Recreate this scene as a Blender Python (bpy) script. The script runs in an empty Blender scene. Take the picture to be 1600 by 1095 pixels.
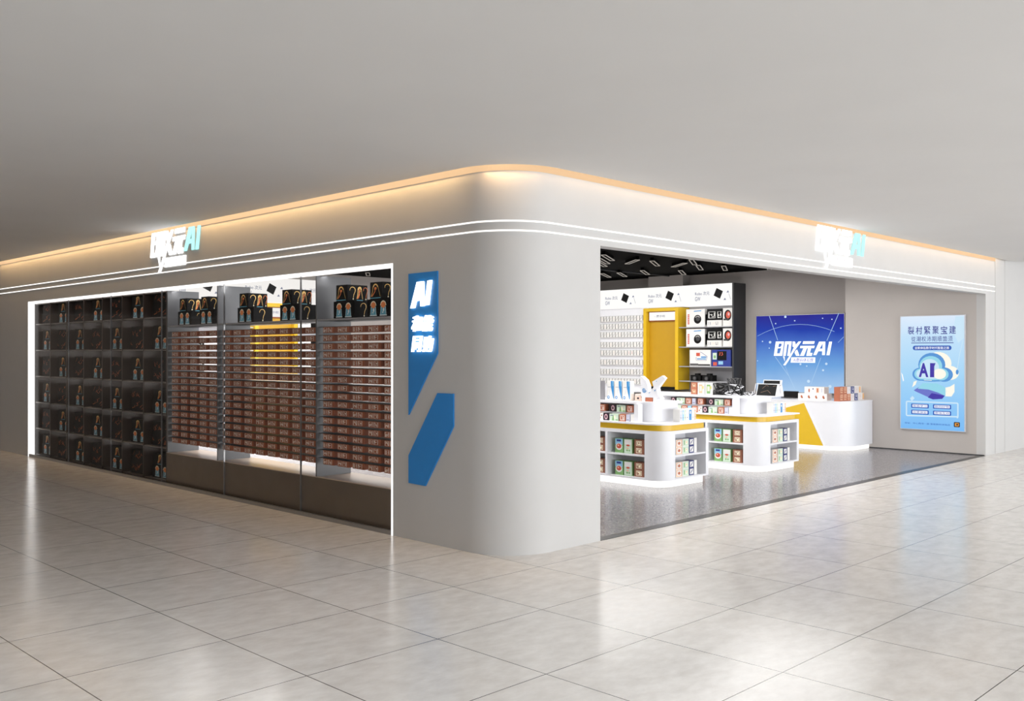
import bpy, math, random
from math import pi, sin, cos, radians

S = bpy.context.scene
COL = bpy.context.collection
random.seed(7)

def srgb(r, g, b):
    f = lambda c: (c / 255 / 12.92) if c / 255 <= 0.04045 else ((c / 255 + 0.055) / 1.055) ** 2.4
    return (f(r), f(g), f(b), 1.0)

# ------------------------------------------------------------------ camera
cam = bpy.data.cameras.new('camera')
cam.sensor_width = 36.0
cam.lens = 36.0 * 1486.5 / 1600.0
cam.shift_y = 3.0 / 1600.0
cam.clip_end = 300
camo = bpy.data.objects.new('camera', cam)
COL.objects.link(camo)
camo.location = (-6.1434, -6.1194, 1.9)
camo.rotation_euler = (radians(90), 0, radians(44.75 - 90))
S.camera = camo

# ------------------------------------------------------------------ view and light
S.view_settings.view_transform = 'Standard'
S.view_settings.look = 'None'
S.view_settings.gamma = 1.0
S.view_settings.use_curve_mapping = False
S.view_settings.exposure = 0.28

W = bpy.data.worlds.new('world')
S.world = W
W.use_nodes = True
wn = W.node_tree
wn.nodes.clear()
tc = wn.nodes.new('ShaderNodeTexCoord')
dot = wn.nodes.new('ShaderNodeVectorMath'); dot.operation = 'DOT_PRODUCT'
dot.inputs[1].default_value = (0.52, -0.85, 0.0)       # daylight comes from the open side of the mall
mr = wn.nodes.new('ShaderNodeMapRange')
mr.inputs['From Min'].default_value = -0.75
mr.inputs['From Max'].default_value = 0.95
ramp = wn.nodes.new('ShaderNodeValToRGB')
ramp.color_ramp.elements[0].color = (0.145, 0.122, 0.104, 1)
ramp.color_ramp.elements[1].color = (1.0, 0.99, 0.985, 1)
bg = wn.nodes.new('ShaderNodeBackground'); bg.inputs['Strength'].default_value = 2.4
wo = wn.nodes.new('ShaderNodeOutputWorld')
wn.links.new(tc.outputs['Generated'], dot.inputs[0])
wn.links.new(dot.outputs['Value'], mr.inputs['Value'])
wn.links.new(mr.outputs['Result'], ramp.inputs['Fac'])
wn.links.new(ramp.outputs['Color'], bg.inputs['Color'])
wn.links.new(bg.outputs['Background'], wo.inputs['Surface'])

def area(name, loc, rot, sx, sy, power, color=(1, 1, 1), spread=180):
    L = bpy.data.lights.new(name, 'AREA')
    L.shape = 'RECTANGLE'; L.size = sx; L.size_y = sy
    L.energy = power; L.color = color; L.spread = radians(spread)
    o = bpy.data.objects.new(name, L)
    o.location = loc; o.rotation_euler = rot
    COL.objects.link(o)
    return o

# tall mall windows far on the right-hand side, and unseen fill lamps added over the concourse
area('mall_window_light', (8, -15, 1.75), (radians(90), 0, 0), 26, 3.3, 1600, (0.955, 0.985, 1.01))
area('concourse_fill', (-7.0, -5, 3.5), (0, 0, 0), 13, 12, 145, (0.965, 0.985, 1.0), 110)
area('concourse_fill', (-10.0, 11.0, 3.5), (0, 0, 0), 9, 11, 135, (1.0, 0.94, 0.88), 92)  # added fill for the far left floor and ceiling
# shop ceiling lighting (above the front half of the shop)
area('shop_light', (6.0, 1.5, 3.68), (0, 0, 0), 5.0, 2.2, 90, (1, 0.99, 0.98))
area('shop_light', (3.4, 4.8, 3.68), (0, 0, 0), 3.5, 3.0, 190, (1, 0.99, 0.98))
area('shop_light', (9.6, 2.3, 3.68), (0, 0, 0), 2.4, 2.6, 60, (1, 0.99, 0.97))
area('shop_light', (9.0, 7.8, 3.68), (0, 0, 0), 6.4, 6.0, 270, (1, 0.99, 0.97))
area('shop_light', (3.4, 9.0, 3.68), (0, 0, 0), 4.0, 4.0, 380, (1, 0.99, 0.97))
# warm lamps lying in the ceiling slot that washes the facade
area('slot_light', (-0.078, 7.3, 3.8), (0, radians(-12), 0), 0.05, 13.4, 66, (1, 0.64, 0.29))
area('slot_light', (6.8, -0.06, 3.82), (radians(25), 0, 0), 12.4, 0.05, 30, (1, 0.66, 0.36))
area('slot_light', (0.12, 0.12, 3.82), (radians(18), radians(-18), radians(-45)), 0.6, 0.05, 7, (1, 0.64, 0.32))
# unseen fill lamp added behind the top of the display window to brighten cartons
area('window_fill', (0.2, 7.05, 2.785), (0, radians(-12), 0), 0.08, 10.4, 14, (1, 0.97, 0.94))

# ------------------------------------------------------------------ materials
M = {}
def new_mat(name):
    m = bpy.data.materials.new(name); m.use_nodes = True
    nt = m.node_tree
    return m, nt, nt.nodes['Principled BSDF']

def pm(name, rgb, rough=0.5, metal=0.0, var=0.03, scale=6.0, bump=0.0, spec=0.5, coat=0.0):
    """plain procedural material: base colour gently varied by noise"""
    m, nt, b = new_mat(name)
    c = srgb(*rgb)
    n = nt.nodes.new('ShaderNodeTexNoise'); n.inputs['Scale'].default_value = scale; n.inputs['Detail'].default_value = 3
    t = nt.nodes.new('ShaderNodeTexCoord')
    nt.links.new(t.outputs['Object'], n.inputs['Vector'])
    r = nt.nodes.new('ShaderNodeValToRGB')
    r.color_ramp.elements[0].position = 0.3; r.color_ramp.elements[1].position = 0.7
    r.color_ramp.elements[0].color = tuple(x * (1 - var) for x in c[:3]) + (1,)
    r.color_ramp.elements[1].color = tuple(min(1, x * (1 + var)) for x in c[:3]) + (1,)
    nt.links.new(n.outputs['Fac'], r.inputs['Fac'])
    nt.links.new(r.outputs['Color'], b.inputs['Base Color'])
    b.inputs['Roughness'].default_value = rough
    b.inputs['Metallic'].default_value = metal
    b.inputs['Specular IOR Level'].default_value = spec
    b.inputs['Coat Weight'].default_value = coat
    if bump:
        bp = nt.nodes.new('ShaderNodeBump'); bp.inputs['Strength'].default_value = bump; bp.inputs['Distance'].default_value = 0.01
        nt.links.new(n.outputs['Fac'], bp.inputs['Height']); nt.links.new(bp.outputs['Normal'], b.inputs['Normal'])
    M[name] = m
    return m

def em(name, rgb, strength):
    """something that gives off light"""
    m, nt, b = new_mat(name)
    b.inputs['Base Color'].default_value = (0.02, 0.02, 0.02, 1)
    b.inputs['Roughness'].default_value = 0.4
    b.inputs['Specular IOR Level'].default_value = 0.1
    b.inputs['Emission Color'].default_value = srgb(*rgb)
    b.inputs['Emission Strength'].default_value = strength
    M[name] = m
    return m

pm('facade', (200, 199, 198), 0.62, var=0.012, scale=3)
pm('ceiling', (224, 223, 222), 0.8, var=0.012, scale=1.2)
pm('inner_wall', (190, 183, 178), 0.7, var=0.02, scale=2)
pm('black_ceiling', (4, 4, 4), 0.9, var=0.2, spec=0.05)
pm('white', (236, 236, 240), 0.35, var=0.008)
pm('card_white', (238, 236, 232), 0.45, var=0.01)
pm('shelf_grey', (168, 168, 172), 0.4, var=0.02)
pm('partition', (104, 106, 110), 0.35, var=0.02)
pm('dark_brown', (112, 99, 86), 0.26, var=0.05)
pm('cubby_back', (190, 184, 180), 0.35, var=0.05)
pm('cubby', (62, 50, 44), 0.3, var=0.05)
pm('cubby_shelf', (118, 110, 106), 0.3, var=0.03)
pm('black', (8, 8, 8), 0.45, var=0.2, spec=0.2)
pm('black_carton', (9, 9, 11), 0.6, var=0.2, spec=0.2)
pm('threshold', (8, 8, 8), 0.28, var=0.1)
pm('silver', (206, 206, 210), 0.4, var=0.02)
pm('charcoal', (52, 52, 54), 0.45, var=0.05)
pm('steel', (150, 150, 152), 0.3, metal=0.9, var=0.03)
pm('yellow', (226, 184, 30), 0.3, var=0.02)
pm('gold_yellow', (196, 150, 24), 0.35, var=0.02)
pm('rust', (150, 78, 30), 0.5)
pm('sign_blue', (40, 140, 220), 0.4, var=0.02)
pm('brown_carton', (150, 94, 70), 0.6, var=0.12, scale=20)
pm('kraft', (170, 98, 68), 0.6, var=0.12, scale=20)
pm('kraft_print', (255, 238, 226), 0.6, var=0.06, scale=40)
pm('tan_print', (246, 216, 198), 0.6, var=0.06, scale=40)
pm('terracotta', (186, 108, 78), 0.55, var=0.06, scale=25)
pm('deep_purple', (40, 20, 34), 0.4, var=0.1)
pm('pink', (222, 178, 188), 0.5)
pm('cream', (255, 244, 214), 0.5)
pm('gold', (252, 204, 124), 0.5, var=0.12, scale=60)
pm('ember', (236, 132, 70), 0.5, var=0.15, scale=60)
pm('dim_ember', (200, 98, 50), 0.5, var=0.2, scale=60)
pm('orange_red', (250, 146, 84), 0.5, var=0.12, scale=50)
pm('teal', (104, 182, 208), 0.45, var=0.22, scale=70)
pm('ice', (232, 248, 255), 0.45, var=0.1, scale=60)
pm('leaf', (132, 178, 112), 0.5, var=0.08)
pm('pale_green', (206, 224, 204), 0.5, var=0.04)
pm('sky', (150, 202, 232), 0.5, var=0.06)
pm('azure', (56, 142, 206), 0.4, var=0.06)
pm('navy', (44, 52, 116), 0.45, var=0.06)
pm('peach', (236, 190, 158), 0.5, var=0.05)
pm('lavender', (204, 206, 224), 0.5, var=0.03)
pm('tomato', (206, 84, 60), 0.5, var=0.08)
pm('royal', (30, 52, 140), 0.4, var=0.1)
pm('text_grey', (120, 126, 150), 0.5)
pm('line_grey', (92, 90, 90), 0.5)
pm('plinth_top', (196, 176, 160), 0.3, var=0.03)
pm('grey_panel', (140, 138, 142), 0.5, var=0.03)
em('led_white', (255, 250, 245), 1.25)
em('led_frame', (255, 252, 250), 1.3)
em('warm_glow', (252, 208, 160), 0.72)  # warm slot light on the fascia top, put in as a glowing colour
em('letter_white', (255, 255, 255), 1.8)
em('letter_cyan', (180, 250, 248), 1.0)
em('letter_text', (255, 226, 236), 0.75)
em('sign_glow', (255, 255, 255), 1.8)
em('lightbox', (255, 253, 250), 0.82)
em('lightbox_ink', (150, 160, 190), 0.5)
em('plinth_glow', (255, 252, 248), 1.1)
em('lamp_line', (205, 196, 186), 0.4)
em('poster_white', (250, 250, 255), 0.84)
em('poster_ivory', (250, 246, 232), 0.84)
em('poster_navy', (62, 66, 150), 0.76)
em('poster_blue', (44, 92, 186), 0.76)
em('poster_violet', (66, 52, 170), 0.76)
em('poster_mid', (86, 150, 216), 0.80)
em('poster_aqua', (150, 216, 236), 0.80)
em('poster_pale', (204, 232, 250), 0.80)
em('poster_dark', (44, 38, 40), 0.67)
em('poster_orange', (224, 150, 60), 0.76)
em('poster_lilac', (110, 120, 208), 0.76)
em('screen_line', (170, 205, 240), 0.80)
em('screen_white', (252, 252, 255), 1.09)
em('screen_mote', (200, 226, 250), 0.80)
em('small_screen', (150, 120, 96), 0.6)

def grad_mat(name, stops, axis, lo, hi, strength, tilt=None):
    """picture shown by a lit display: its own colours run from bottom to top"""
    m, nt, b = new_mat(name)
    t = nt.nodes.new('ShaderNodeTexCoord')
    sep = nt.nodes.new('ShaderNodeSeparateXYZ'); nt.links.new(t.outputs['Object'], sep.inputs[0])
    r = nt.nodes.new('ShaderNodeMapRange'); r.inputs['From Min'].default_value = lo; r.inputs['From Max'].default_value = hi
    src = sep.outputs[axis]
    n = nt.nodes.new('ShaderNodeTexNoise'); n.inputs['Scale'].default_value = 1.4
    nt.links.new(t.outputs['Object'], n.inputs['Vector'])
    ad = nt.nodes.new('ShaderNodeMath'); ad.operation = 'MULTIPLY_ADD'
    nt.links.new(n.outputs['Fac'], ad.inputs[0]); ad.inputs[1].default_value = tilt or 0.3; nt.links.new(src, ad.inputs[2])
    nt.links.new(ad.outputs[0], r.inputs['Value'])
    cr = nt.nodes.new('ShaderNodeValToRGB')
    cr.color_ramp.elements[0].position = stops[0][0]; cr.color_ramp.elements[0].color = srgb(*stops[0][1])
    cr.color_ramp.elements[1].position = stops[-1][0]; cr.color_ramp.elements[1].color = srgb(*stops[-1][1])
    for p, c in stops[1:-1]:
        e = cr.color_ramp.elements.new(p); e.color = srgb(*c)
    nt.links.new(r.outputs['Result'], cr.inputs['Fac'])
    nt.links.new(cr.outputs['Color'], b.inputs['Emission Color'])
    b.inputs['Emission Strength'].default_value = strength
    b.inputs['Base Color'].default_value = (0.01, 0.01, 0.015, 1)
    b.inputs['Specular IOR Level'].default_value = 0.1
    b.inputs['Roughness'].default_value = 0.35
    M[name] = m

grad_mat('screen_picture', [(0, (176, 208, 240)), (0.35, (108, 164, 224)), (0.62, (66, 110, 200)), (0.8, (14, 56, 170)), (1, (28, 22, 140))], 2, 0.15, 1.9, 0.8)
grad_mat('poster_picture', [(0, (122, 188, 248)), (0.45, (166, 216, 250)), (0.8, (196, 228, 252)), (1, (224, 238, 254))], 2, 0.15, 2.34, 0.8)

def glass_mat():
    m = bpy.data.materials.new('window_glass'); m.use_nodes = True
    nt = m.node_tree; nt.nodes.clear()
    lw = nt.nodes.new('ShaderNodeLayerWeight'); lw.inputs['Blend'].default_value = 0.5
    p = nt.nodes.new('ShaderNodeMath'); p.operation = 'POWER'; p.inputs[1].default_value = 5
    a = nt.nodes.new('ShaderNodeMath'); a.operation = 'MULTIPLY_ADD'; a.inputs[1].default_value = 0.22; a.inputs[2].default_value = 0.008
    tr = nt.nodes.new('ShaderNodeBsdfTransparent'); tr.inputs['Color'].default_value = (0.95, 0.945, 0.94, 1)
    gl = nt.nodes.new('ShaderNodeBsdfGlossy'); gl.inputs['Roughness'].default_value = 0.02
    mx = nt.nodes.new('ShaderNodeMixShader'); out = nt.nodes.new('ShaderNodeOutputMaterial')
    nt.links.new(lw.outputs['Facing'], p.inputs[0]); nt.links.new(p.outputs[0], a.inputs[0]); nt.links.new(a.outputs[0], mx.inputs['Fac'])
    nt.links.new(tr.outputs[0], mx.inputs[1]); nt.links.new(gl.outputs[0], mx.inputs[2]); nt.links.new(mx.outputs[0], out.inputs[0])
    M['glass'] = m
glass_mat()

def tile_mat():
    m, nt, b = new_mat('stone_tiles')
    t = nt.nodes.new('ShaderNodeTexCoord')
    mp = nt.nodes.new('ShaderNodeMapping'); mp.inputs['Location'].default_value = (-0.015, 0.35, 0)
    nt.links.new(t.outputs['Object'], mp.inputs['Vector'])
    br = nt.nodes.new('ShaderNodeTexBrick')
    br.offset = 0; br.squash = 1
    br.inputs['Scale'].default_value = 1.0
    br.inputs['Brick Width'].default_value = 1.0125
    br.inputs['Row Height'].default_value = 0.9775
    br.inputs['Mortar Size'].default_value = 0.0034
    br.inputs['Mortar Smooth'].default_value = 0.0
    br.inputs['Bias'].default_value = 0.0
    br.inputs['Color1'].default_value = (1, 1, 1, 1); br.inputs['Color2'].default_value = (0.965, 0.965, 0.965, 1)
    br.inputs['Mortar'].default_value = (0.08, 0.075, 0.07, 1)
    nt.links.new(mp.outputs['Vector'], br.inputs['Vector'])
    mp2 = nt.nodes.new('ShaderNodeMapping'); mp2.inputs['Scale'].default_value = (3.2, 5.5, 3); mp2.inputs['Rotation'].default_value = (0, 0, 0.5)
    nt.links.new(t.outputs['Object'], mp2.inputs['Vector'])
    n1 = nt.nodes.new('ShaderNodeTexNoise'); n1.inputs['Scale'].default_value = 1.6; n1.inputs['Detail'].default_value = 8; n1.inputs['Roughness'].default_value = 0.62
    nt.links.new(mp2.outputs['Vector'], n1.inputs['Vector'])
    cr = nt.nodes.new('ShaderNodeValToRGB')
    cr.color_ramp.elements[0].position = 0.3; cr.color_ramp.elements[0].color = srgb(211, 206, 201)
    cr.color_ramp.elements[1].position = 0.72; cr.color_ramp.elements[1].color = srgb(232, 229, 225)
    nt.links.new(n1.outputs['Fac'], cr.inputs['Fac'])
    mu = nt.nodes.new('ShaderNodeMix'); mu.data_type = 'RGBA'; mu.blend_type = 'MULTIPLY'; mu.inputs[0].default_value = 1
    nt.links.new(cr.outputs['Color'], mu.inputs[6]); nt.links.new(br.outputs['Color'], mu.inputs[7])
    nt.links.new(mu.outputs[2], b.inputs['Base Color'])
    rr = nt.nodes.new('ShaderNodeMapRange'); rr.inputs['To Min'].default_value = 0.13; rr.inputs['To Max'].default_value = 0.23
    nt.links.new(n1.outputs['Fac'], rr.inputs['Value']); nt.links.new(rr.outputs['Result'], b.inputs['Roughness'])
    bp = nt.nodes.new('ShaderNodeBump'); bp.inputs['Strength'].default_value = 0.05; bp.inputs['Distance'].default_value = 0.02
    nt.links.new(n1.outputs['Fac'], bp.inputs['Height']); nt.links.new(bp.outputs['Normal'], b.inputs['Normal'])
    M['tiles'] = m
tile_mat()

def terrazzo_mat():
    m, nt, b = new_mat('terrazzo')
    t = nt.nodes.new('ShaderNodeTexCoord')
    v = nt.nodes.new('ShaderNodeTexVoronoi'); v.inputs['Scale'].default_value = 55
    nt.links.new(t.outputs['Object'], v.inputs['Vector'])
    cr = nt.nodes.new('ShaderNodeValToRGB'); cr.color_ramp.interpolation = 'CONSTANT'
    cr.color_ramp.elements[0].position = 0; cr.color_ramp.elements[0].color = srgb(128, 125, 128)
    cr.color_ramp.elements[1].position = 0.9; cr.color_ramp.elements[1].color = srgb(164, 160, 157)
    e = cr.color_ramp.elements.new(0.35); e.color = srgb(138, 135, 137)
    e = cr.color_ramp.elements.new(0.7); e.color = srgb(114, 111, 117)
    sp = nt.nodes.new('ShaderNodeSeparateColor'); nt.links.new(v.outputs['Color'], sp.inputs[0])
    nt.links.new(sp.outputs[0], cr.inputs['Fac'])
    nt.links.new(cr.outputs['Color'], b.inputs['Base Color'])
    b.inputs['Roughness'].default_value = 0.2
    n = nt.nodes.new('ShaderNodeTexNoise'); n.inputs['Scale'].default_value = 30; nt.links.new(t.outputs['Object'], n.inputs['Vector'])
    bp = nt.nodes.new('ShaderNodeBump'); bp.inputs['Strength'].default_value = 0.06; bp.inputs['Distance'].default_value = 0.01
    nt.links.new(n.outputs['Fac'], bp.inputs['Height']); nt.links.new(bp.outputs['Normal'], b.inputs['Normal'])
    M['terrazzo'] = m
terrazzo_mat()

# ------------------------------------------------------------------ mesh helpers
class MB:
    def __init__(s):
        s.v = []; s.f = []; s.m = []; s.mats = []
    def mi(s, name):
        if name not in s.mats: s.mats.append(name)
        return s.mats.index(name)
    def raw(s, vs, fs, mat):
        o = len(s.v); k = s.mi(mat)
        s.v += [tuple(p) for p in vs]
        for f in fs: s.f.append([i + o for i in f]); s.m.append(k)
        return s
    def box(s, x0, x1, y0, y1, z0, z1, mat):
        vs = [(x, y, z) for z in (z0, z1) for x, y in ((x0, y0), (x1, y0), (x1, y1), (x0, y1))]
        return s.raw(vs, [(3, 2, 1, 0), (4, 5, 6, 7), (0, 1, 5, 4), (1, 2, 6, 5), (2, 3, 7, 6), (3, 0, 4, 7)], mat)
    def prism(s, out, z0, z1, mat, top=None):
        """vertical prism over an anticlockwise outline in plan"""
        n = len(out)
        vs = [(x, y, z0) for x, y in out] + [(x, y, z1) for x, y in out]
        s.raw(vs, [tuple(range(n - 1, -1, -1))] + [(i, (i + 1) % n, n + (i + 1) % n, n + i) for i in range(n)], mat)
        return s.raw(vs[n:], [tuple(range(n))], top or mat)
    def flat(s, fr, pts, mat, n=0.0):
        return s.raw([fr(a, b, n) for a, b in pts], [tuple(range(len(pts)))], mat)
    def slab(s, fr, pts, n0, n1, mat):
        """outline in a wall frame, extruded along the wall's normal"""
        k = len(pts)
        vs = [fr(a, b, n0) for a, b in pts] + [fr(a, b, n1) for a, b in pts]
        return s.raw(vs, [tuple(range(k - 1, -1, -1)), tuple(range(k, 2 * k))] + [(i, (i + 1) % k, k + (i + 1) % k, k + i) for i in range(k)], mat)
    def mesh2d(s, fr, data, mat, n=0.0):
        vs, fs = data
        return s.raw([fr(p[0], p[1], n + p[2]) for p in vs], fs, mat)
    def tube(s, pts, r, mat, seg=6, closed=False):
        import mathutils
        V = mathutils.Vector
        P = [V(p) for p in pts]; n = len(P); vs = []; fs = []
        for i, p in enumerate(P):
            a = P[(i - 1) % n] if (closed or i > 0) else p
            b = P[(i + 1) % n] if (closed or i < n - 1) else p
            d = (b - a).normalized()
            u = d.cross(V((0.13, 0.2, 1))).normalized(); w = d.cross(u)
            vs += [p + u * r * cos(2 * pi * k / seg) + w * r * sin(2 * pi * k / seg) for k in range(seg)]
        m = n if closed else n - 1
        for i in range(m):
            j = (i + 1) % n
            fs += [(i * seg + k, i * seg + (k + 1) % seg, j * seg + (k + 1) % seg, j * seg + k) for k in range(seg)]
        if not closed: fs += [tuple(range(seg - 1, -1, -1)), tuple(range((n - 1) * seg, n * seg))]
        return s.raw(vs, fs, mat)
    def mesh(s, name, origin=(0, 0, 0)):
        me = bpy.data.meshes.new(name)
        me.from_pydata([(p[0] - origin[0], p[1] - origin[1], p[2] - origin[2]) for p in s.v], [], s.f)
        for k in s.mats: me.materials.append(M[k])
        me.polygons.foreach_set('material_index', s.m)
        me.update()
        return me
    def build(s, name, parent=None, loc=None, smooth=False):
        """links everything collected as ONE object; children take their root thing's origin"""
        if parent is not None:
            root = parent
            while root.parent: root = root.parent
            org = tuple(root.location)
        else:
            org = loc or (0, 0, 0)
        me = s.mesh(name, org)
        o = bpy.data.objects.new(name, me); COL.objects.link(o)
        if parent is not None: o.parent = parent
        else: o.location = org
        if smooth:
            me.shade_smooth()
            try: me.set_sharp_from_angle(angle=radians(35))
            except Exception: pass
        return o

def tag(o, label=None, cat=None, group=None, kind=None):
    if label: o['label'] = label
    if cat: o['category'] = cat
    if group: o['group'] = group
    if kind: o['kind'] = kind
    return o
def thing(name, label, cat, loc=(0, 0, 0), group=None):
    o = bpy.data.objects.new(name, None); COL.objects.link(o)
    o.location = loc; o.empty_display_size = 0.1
    return tag(o, label, cat, group)
def struct(o): return tag(o, kind='structure')

# frames: (s to the right, t up, n towards the viewer) on a wall facing -X or -Y
def FX(x, y, z=0): return lambda s, t, n=0: (x - n, y - s, z + t)
def FY(x, y, z=0): return lambda s, t, n=0: (x + s, y - n, z + t)

def rect(a, b, c, d): return [(a, c), (b, c), (b, d), (a, d)]
def ell(cx, cy, rx, ry, n=16, a0=0.0, a1=360.0):
    full = abs(a1 - a0) >= 360
    k = n if full else n + 1
    return [(cx + rx * cos(radians(a0 + (a1 - a0) * i / n)), cy + ry * sin(radians(a0 + (a1 - a0) * i / n))) for i in range(k)]
def rrect(a, b, c, d, r, n=4):
    o = []
    for cx, cy, st in ((b - r, c + r, 270), (b - r, d - r, 0), (a + r, d - r, 90), (a + r, c + r, 180)):
        o += [(cx + r * cos(radians(st + 90 * i / n)), cy + r * sin(radians(st + 90 * i / n))) for i in range(n + 1)]
    return o
def stroke(pts, w0, w1=None):
    """list of quads along a polyline"""
    w1 = w0 if w1 is None else w1
    out = []; n = len(pts)
    L = []; R = []
    for i, (x, y) in enumerate(pts):
        ax, ay = pts[max(i - 1, 0)]; bx, by = pts[min(i + 1, n - 1)]
        dx, dy = bx - ax, by - ay; l = math.hypot(dx, dy) or 1
        w = (w0 + (w1 - w0) * i / (n - 1)) / 2
        L.append((x - dy / l * w, y + dx / l * w)); R.append((x + dy / l * w, y - dx / l * w))
    return [[R[i], R[i + 1], L[i + 1], L[i]] for i in range(n - 1)]

def fit(data, s0, s1, t0, t1):
    vs, fs = data
    ax = min(p[0] for p in vs); bx = max(p[0] for p in vs); ay = min(p[1] for p in vs); by = max(p[1] for p in vs)
    return [(s0 + (p[0] - ax) / (bx - ax) * (s1 - s0), t0 + (p[1] - ay) / (by - ay) * (t1 - t0), p[2]) for p in vs], fs
def grab(cu):
    o = bpy.data.objects.new('tmp', cu); COL.objects.link(o)
    bpy.context.view_layer.update()
    me = bpy.data.meshes.new_from_object(o.evaluated_get(bpy.context.evaluated_depsgraph_get()))
    d = ([tuple(v.co) for v in me.vertices], [tuple(p.vertices) for p in me.polygons])
    bpy.data.objects.remove(o); bpy.data.curves.remove(cu); bpy.data.meshes.remove(me)
    return d
def text(body, bold=0.0, shear=0.0, extrude=0.0):
    cu = bpy.data.curves.new('tmp', 'FONT'); cu.body = body; cu.offset = bold; cu.shear = shear; cu.extrude = extrude; cu.resolution_u = 3
    return grab(cu)
def outline(polys, grow=0.0, extrude=0.0):
    cu = bpy.data.curves.new('tmp', 'CURVE'); cu.dimensions = '2D'; cu.fill_mode = 'BOTH'; cu.offset = grow; cu.extrude = extrude
    for p in polys:
        sp = cu.splines.new('POLY'); sp.points.add(len(p) - 1); sp.use_cyclic_u = True
        for q, (x, y) in zip(sp.points, p): q.co = (x, y, 0, 1)
    return grab(cu)

ORD = ['zeroth', 'first', 'second', 'third', 'fourth', 'fifth', 'sixth', 'seventh', 'eighth', 'ninth', 'tenth', 'eleventh', 'twelfth', 'thirteenth', 'fourteenth', 'fifteenth', 'sixteenth', 'seventeenth', 'eighteenth', 'nineteenth', 'twentieth']

R0 = 0.54                                  # radius of the rounded shop corner
def corner(off=0.0, n=20):                 # from the left face round to the right face
    return [(R0 - (R0 + off) * cos(pi / 2 * i / n), R0 - (R0 + off) * sin(pi / 2 * i / n)) for i in range(n + 1)]
ZC = 3.64; ZT = 3.95; ZI = 3.79            # mall ceiling, slot top, shop ceiling
WY0, WY1, WZ = 1.711, 12.46, 2.825         # display window opening
DX0, DX1, DZ = 1.294, 12.376, 2.975        # shop entrance opening

# ================================================================== SETTING
b = MB()
for x0, x1, y0, y1 in ((-40, 0, -40, 0), (-40, 0, 0, 40), (0, 45, -40, 0), (0, DX0, 0, WY0)):
    b.raw([(x0, y0, 0), (x1, y0, 0), (x1, y1, 0), (x0, y1, 0)], [(0, 1, 2, 3)], 'tiles')
struct(b.build('floor'))
b = MB()
for x0, x1, y0, y1 in ((DX0, 13.5, 0.12, WY0), (0, 13.5, WY0, 13.2)):
    b.raw([(x0, y0, 0), (x1, y0, 0), (x1, y1, 0), (x0, y1, 0)], [(0, 1, 2, 3)], 'terrazzo')
struct(b.build('floor'))
struct(MB().box(DX0, DX1, 0.0, 0.12, -0.02, 0.004, 'threshold').build('trim_1'))          # dark threshold strip

G = 0.1
edge = [(-G, 40), (-G, R0)] + corner(G)[1:-1] + [(R0, -G), (13.45, -G), (24, -10.65), (45, -31.65), (45, -40), (-40, -40), (-40, 40)]
b = MB(); b.prism(edge, ZC, ZC + 0.12, 'ceiling'); struct(b.build('ceiling'))
struct(MB().box(-1.2, 45, -14, 40, ZT, ZT + 0.05, 'ceiling').build('ceiling'))        # closed top of the light slot
struct(MB().box(0.3, 13.5, 0.16, 13.2, ZI, ZI + 0.05, 'black_ceiling').build('ceiling'))

b = MB()                                                                             # left face
b.box(0, 0.3, WY0, WY1, WZ, ZT, 'facade'); b.box(0, 0.3, WY1, 14.02, 0, ZT, 'facade'); b.box(0.02, 0.3, 14.02, 14.05, 0, ZT, 'facade')
b.box(0, 0.3, 14.05, 40, 0, ZT, 'facade')
struct(b.build('wall_left'))
b = MB()
b.prism([(0.3, WY0), (0, WY0)] + corner() + [(DX0, 0), (DX0, 0.3), (0.3, 0.3)], 0, ZT, 'facade')
struct(b.build('wall_corner', smooth=True))
b = MB()
b.box(DX0, DX1, 0, 0.16, DZ, ZT, 'facade'); b.box(DX1, 12.882, 0, 0.16, 0, ZT, 'facade')
b.box(12.882, 13.43, 0.02, 0.16, 0, ZT, 'facade'); b.box(12.9, 13.415, 0, 0.02, 0, ZT, 'facade'); b.box(13.43, 24, 0, 0.16, 0, ZT, 'facade')
struct(b.build('wall_right'))
struct(MB().box(DX1, 13.5, 0.16, 2.69, 0, ZI, 'inner_wall').build('wall_side'))       # wall that carries the poster
struct(MB().box(DX1 - 0.008, DX1, 0.02, 2.69, 0, 0.018, 'charcoal').build('baseboard_side'))
struct(MB().box(13.5, 13.6, 0.16, 13.3, 0, ZI, 'inner_wall').build('wall_back'))
struct(MB().box(0.3, 13.5, 13.2, 13.3, 0, ZI, 'inner_wall').build('wall_rear'))
struct(MB().box(13.2, 13.5, 7.21, 8.24, 3.0, ZI, 'inner_wall').build('trim_2'))       # boxed column under the shop ceiling
# window plinth and sill track
b = MB(); b.box(0.1, 0.62, WY0 + 0.02, 7.1, 0.0, 0.45, 'dark_brown'); b.box(0.1, 0.62, WY0 + 0.02, 7.1, 0.45, 0.46, 'plinth_top')
struct(b.build('trim_3'))
b = MB(); b.box(0.0, 0.1, WY0 + 0.03, WY1 - 0.03, 0, 0.022, 'steel'); b.box(0.0, 0.03, WY0 + 0.03, WY1 - 0.03, 0.022, 0.045, 'steel')
struct(b.build('trim_4'))
# glass panes
seams = [WY0 + 0.03, 3.56, 5.38, 7.2, 8.98, 10.74, WY1 - 0.03]
for i in range(6):
    struct(MB().box(0.075, 0.087, seams[i] + 0.004, seams[i + 1] - 0.004, 0.03, WZ - 0.03, 'glass').build('window_%d' % (i + 1)))

for i in range(1, 6):
    struct(MB().box(0.07, 0.09, seams[i] - 0.0035, seams[i] + 0.0035, 0.03, WZ - 0.028, 'steel').build('trim_%d' % (i + 4)))

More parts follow.
